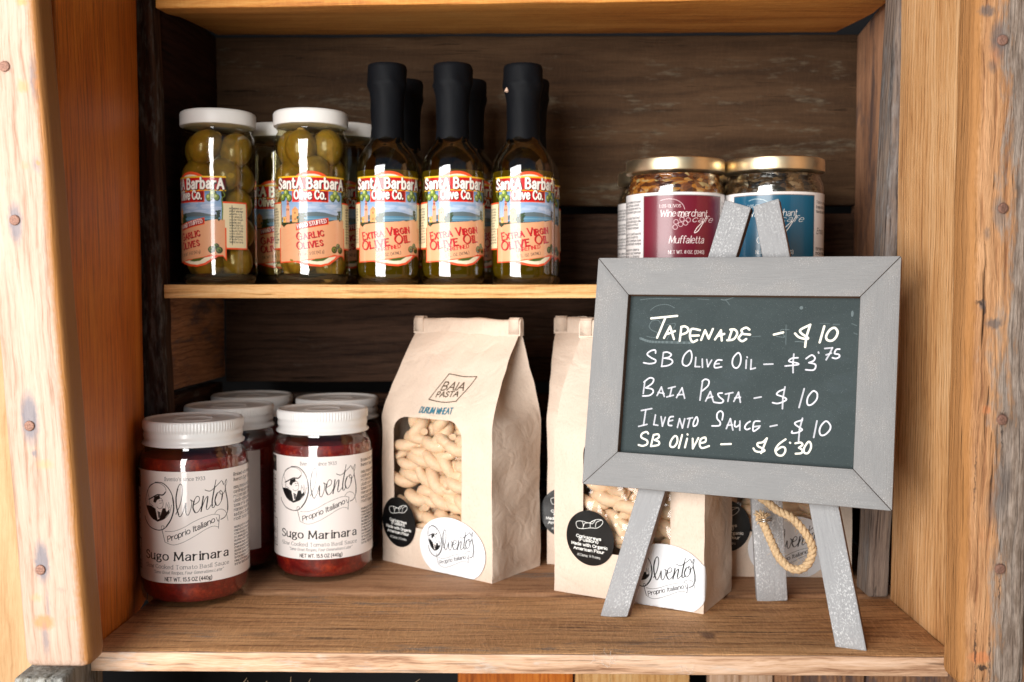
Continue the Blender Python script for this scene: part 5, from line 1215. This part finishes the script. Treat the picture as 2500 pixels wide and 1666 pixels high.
def slate():
    t = NT("chalkboard_slate"); ti = t.n("TexImage"); ti.image = aC.image("chalk_writing"); ti.extension = 'EXTEND'
    tc = t.n("TexCoord").outputs["Object"]; nz = t.noise(tc, 1300, 2, .6); cl = t.noise(tc, 45, 4, .6, .5)
    c = t.mix(t.math('MULTIPLY', t.math('SUBTRACT', nz, .3, clamp=True), .35), ti.outputs[0], (.16, .20, .20), 'MIX')
    c = t.mix(t.math('MULTIPLY', t.math('SUBTRACT', cl, .5, clamp=True), .5), c, (.20, .24, .25))
    b = t.bsdf(Base_Color=t.mix(.80, c, ti.outputs[0]), Roughness=.72); b.inputs["Specular IOR Level"].default_value = .35
    t.set(b.inputs["Normal"], t.bump(nz, .0002)); return t.done(b)
part("chalkboard", uvgrid(aC, lambda u, v: E3(u, v, BN) - EO, 8, 6), slate(), EA)
bv = [E3(u, v, n) - EO for n in (.0072, .0110) for u, v in ((il - .004, ib - .004), (ir + .004, ib - .004), (ir + .004, it + .004), (il - .004, it + .004))]
part("backing_board", mesh_of(bv, [(3, 2, 1, 0), (4, 5, 6, 7), (0, 1, 5, 4), (1, 2, 6, 5), (2, 3, 7, 6), (3, 0, 4, 7)], False), raw_edge, EA)
# legs behind the frame
LN = .0118
def legq(pts): return [Euv(x, y, LN) for x, y in pts]
ql = legq([(1464, 1507), (1531, 1507), (1834, 506), (1770, 488)]); qr = legq([(2040, 1584), (2117, 1593), (1901, 484), (1838, 504)])
prism("front_leg", [ql[0], ql[3], ql[2], ql[1]], LN, LN + .0085, leg_m, EA, raw_edge, seed=5, rad=.0009)
prism("front_leg", [qr[0], qr[3], qr[2], qr[1]], LN, LN + .0085, leg_m, EA, raw_edge, seed=6, rad=.0009)
# rear leg, hinged under the top
tp = E3(*Euv(1836, 668, LN), LN + .0100)
ft = np.array([(1892 - 1296) * .724 / 2500, .724, 0.0])
dr = (tp - ft); Lr = np.linalg.norm(dr); dr = dr / Lr; sidev = EU.copy(); sidev[2] = 0; sidev = np.array([1, -.08, 0.]); sidev = sidev - dr * np.dot(sidev, dr); sidev /= np.linalg.norm(sidev); bk = np.cross(sidev, dr)
if bk[1] < 0: bk = -bk
board("rear_leg", (0, Lr), (0, .0215), (0, .0085), leg_m, 'x', EA, lambda x, y, z: ft + dr * x + sidev * (y - .0107) + bk * z + (np.array([0, 0, max(0, -(ft + dr * x + bk * z)[2])]) if x < .01 else 0) - EO, .0009, 0, (20, 4, 2), 7)
part("hinge", mesh_of(*[q for q in merge([tube([tp - EO - EU * .012, tp - EO + EU * .012], .0022, 10)])], True, 40), plain("hinge_steel", (.4, .38, .35), rough=.35, metal=1.0), EA)
# rope
rope_m = plain("jute_rope", (.66, .46, .26), rough=.85, var=.35, bscale=700, bumps=.0006)
rp_px = [(1475, 215, .694), (1520, 240, .692), (1600, 305, .689), (1690, 350, .686), (1770, 430, .683), (1830, 520, .681), (1845, 600, .681), (1815, 680, .681), (1750, 720, .682), (1675, 700, .685), (1610, 630, .689), (1570, 550, .694), (1535, 470, .699), (1505, 400, .7025), (1490, 355, .7045)]
path = catmull([atY(1340 + x * .3485, 1140 + y * .3485, Y) - EO for x, y, Y in rp_px], 14)
path = [Vector(p) for p in path]
def strands(path, r, sr, pitch, n=3):
    out = []; s_ = [0]
    for a, b_ in zip(path[:-1], path[1:]): s_.append(s_[-1] + (b_ - a).length)
    for k in range(n):
        pts = []; nrm = None
        for i, p in enumerate(path):
            t_ = (path[min(i + 1, len(path) - 1)] - path[max(i - 1, 0)]).normalized()
            nrm = t_.orthogonal().normalized() if nrm is None else (nrm - t_ * nrm.dot(t_)).normalized()
            bn = t_.cross(nrm); an = 2 * math.pi * (s_[i] / pitch + k / n)
            pts.append(p + (nrm * math.cos(an) + bn * math.sin(an)) * r)
        out.append(tube(pts, sr, 8))
    return out
rr_ = strands(path, .0014, .0016, .011)
rnd = random.Random(4); fz = []
for k in range(260):
    p = path[rnd.randrange(2, len(path) - 2)]; d = Vector((rnd.gauss(0, 1), rnd.gauss(0, 1), rnd.gauss(0, 1))).normalized(); q = p + d * .0026; e_ = Vector((rnd.gauss(0, 1), rnd.gauss(0, 1), rnd.gauss(0, 1))) * .0016
    fz.append(tube([q, q + d * .0010 + e_ * .4, q + d * .0016 + e_], .00010, 3, cap=False))
end = path[-1]
for k in range(70):
    d = Vector((rnd.gauss(-.2, .8), rnd.gauss(-.4, .4), rnd.gauss(.5, .6))).normalized(); fz.append(tube([end, end + d * .003 + Vector((0, -.0005, 0)), end + d * rnd.uniform(.004, .0065)], [.0007, .0006, .0003], 5))
part("rope", mesh_of(*merge(rr_ + fz), True, None), rope_m, EA)
st = atY(1340 + 1515 * .3485, 1140 + 378 * .3485, .7005) - EO
part("staple", mesh_of(*merge([tube([st + np.array([-.0045, 0, -.0005 + dz]), st + np.array([0, -.0030, dz]), st + np.array([.0045, 0, .0005 + dz])], .0004, 6) for dz in (0, .0013)]), True), plain("staple_wire", (.7, .7, .68), rough=.3, metal=1.0), EA)


# ------------------------------------------------------------------ wisps of cobweb and straw
web_m = plain("wisp", (.75, .72, .68), rough=.8)
def wisps(name, spots, mat, rad, kind="stuff"):
    rnd = random.Random(9); ps = []
    for (x, y, z, n, L, sag) in spots:
        for k in range(n):
            p = Vector((x + rnd.gauss(0, L * .5), y + rnd.uniform(-.001, .0005), z + rnd.gauss(0, .0008))); pts = [p]
            d = Vector((rnd.gauss(0, 1), rnd.gauss(0, .12) - .05, rnd.gauss(0, .5) - sag)).normalized()
            for i in range(7):
                d = (d + Vector((rnd.gauss(0, .5), rnd.gauss(0, .1), rnd.gauss(0, .5) - sag * .2))).normalized(); pts.append(pts[-1] + d * L / 7)
            ps.append(tube(pts, rad, 3, cap=False))
    me = mesh_of(*merge(ps), True); me.materials.append(mat); o = bpy.data.objects.new(name, me); COL.objects.link(o); o["kind"] = kind; return o
def P2(px, py, Y): return tuple(atY(px, py, Y))
wisps("cobweb_wisps", [(*P2(1480, 1612, .6125), 12, .006, 0), (*P2(1680, 1640, .6128), 5, .005, .1)], web_m, .00006)
straw_m = plain("straw", (.20, .14, .08), rough=.8, var=.4)
sw_ = []
rnd = random.Random(3)
for px in list(range(600, 760, 34)) + [1010]:
    a = Vector(atY(px + rnd.uniform(-10, 10), 1700, .70)); b_ = Vector(atY(px + rnd.uniform(-30, 30), 1655 + rnd.uniform(-4, 8), .69))
    sw_.append(tube([a, (a + b_) / 2 + Vector((rnd.gauss(0, .003), 0, 0)), b_], [.0007, .0006, .0003], 4))
me = mesh_of(*merge(sw_), True); me.materials.append(straw_m); so = bpy.data.objects.new("straw", me); COL.objects.link(so); so["kind"] = "stuff"
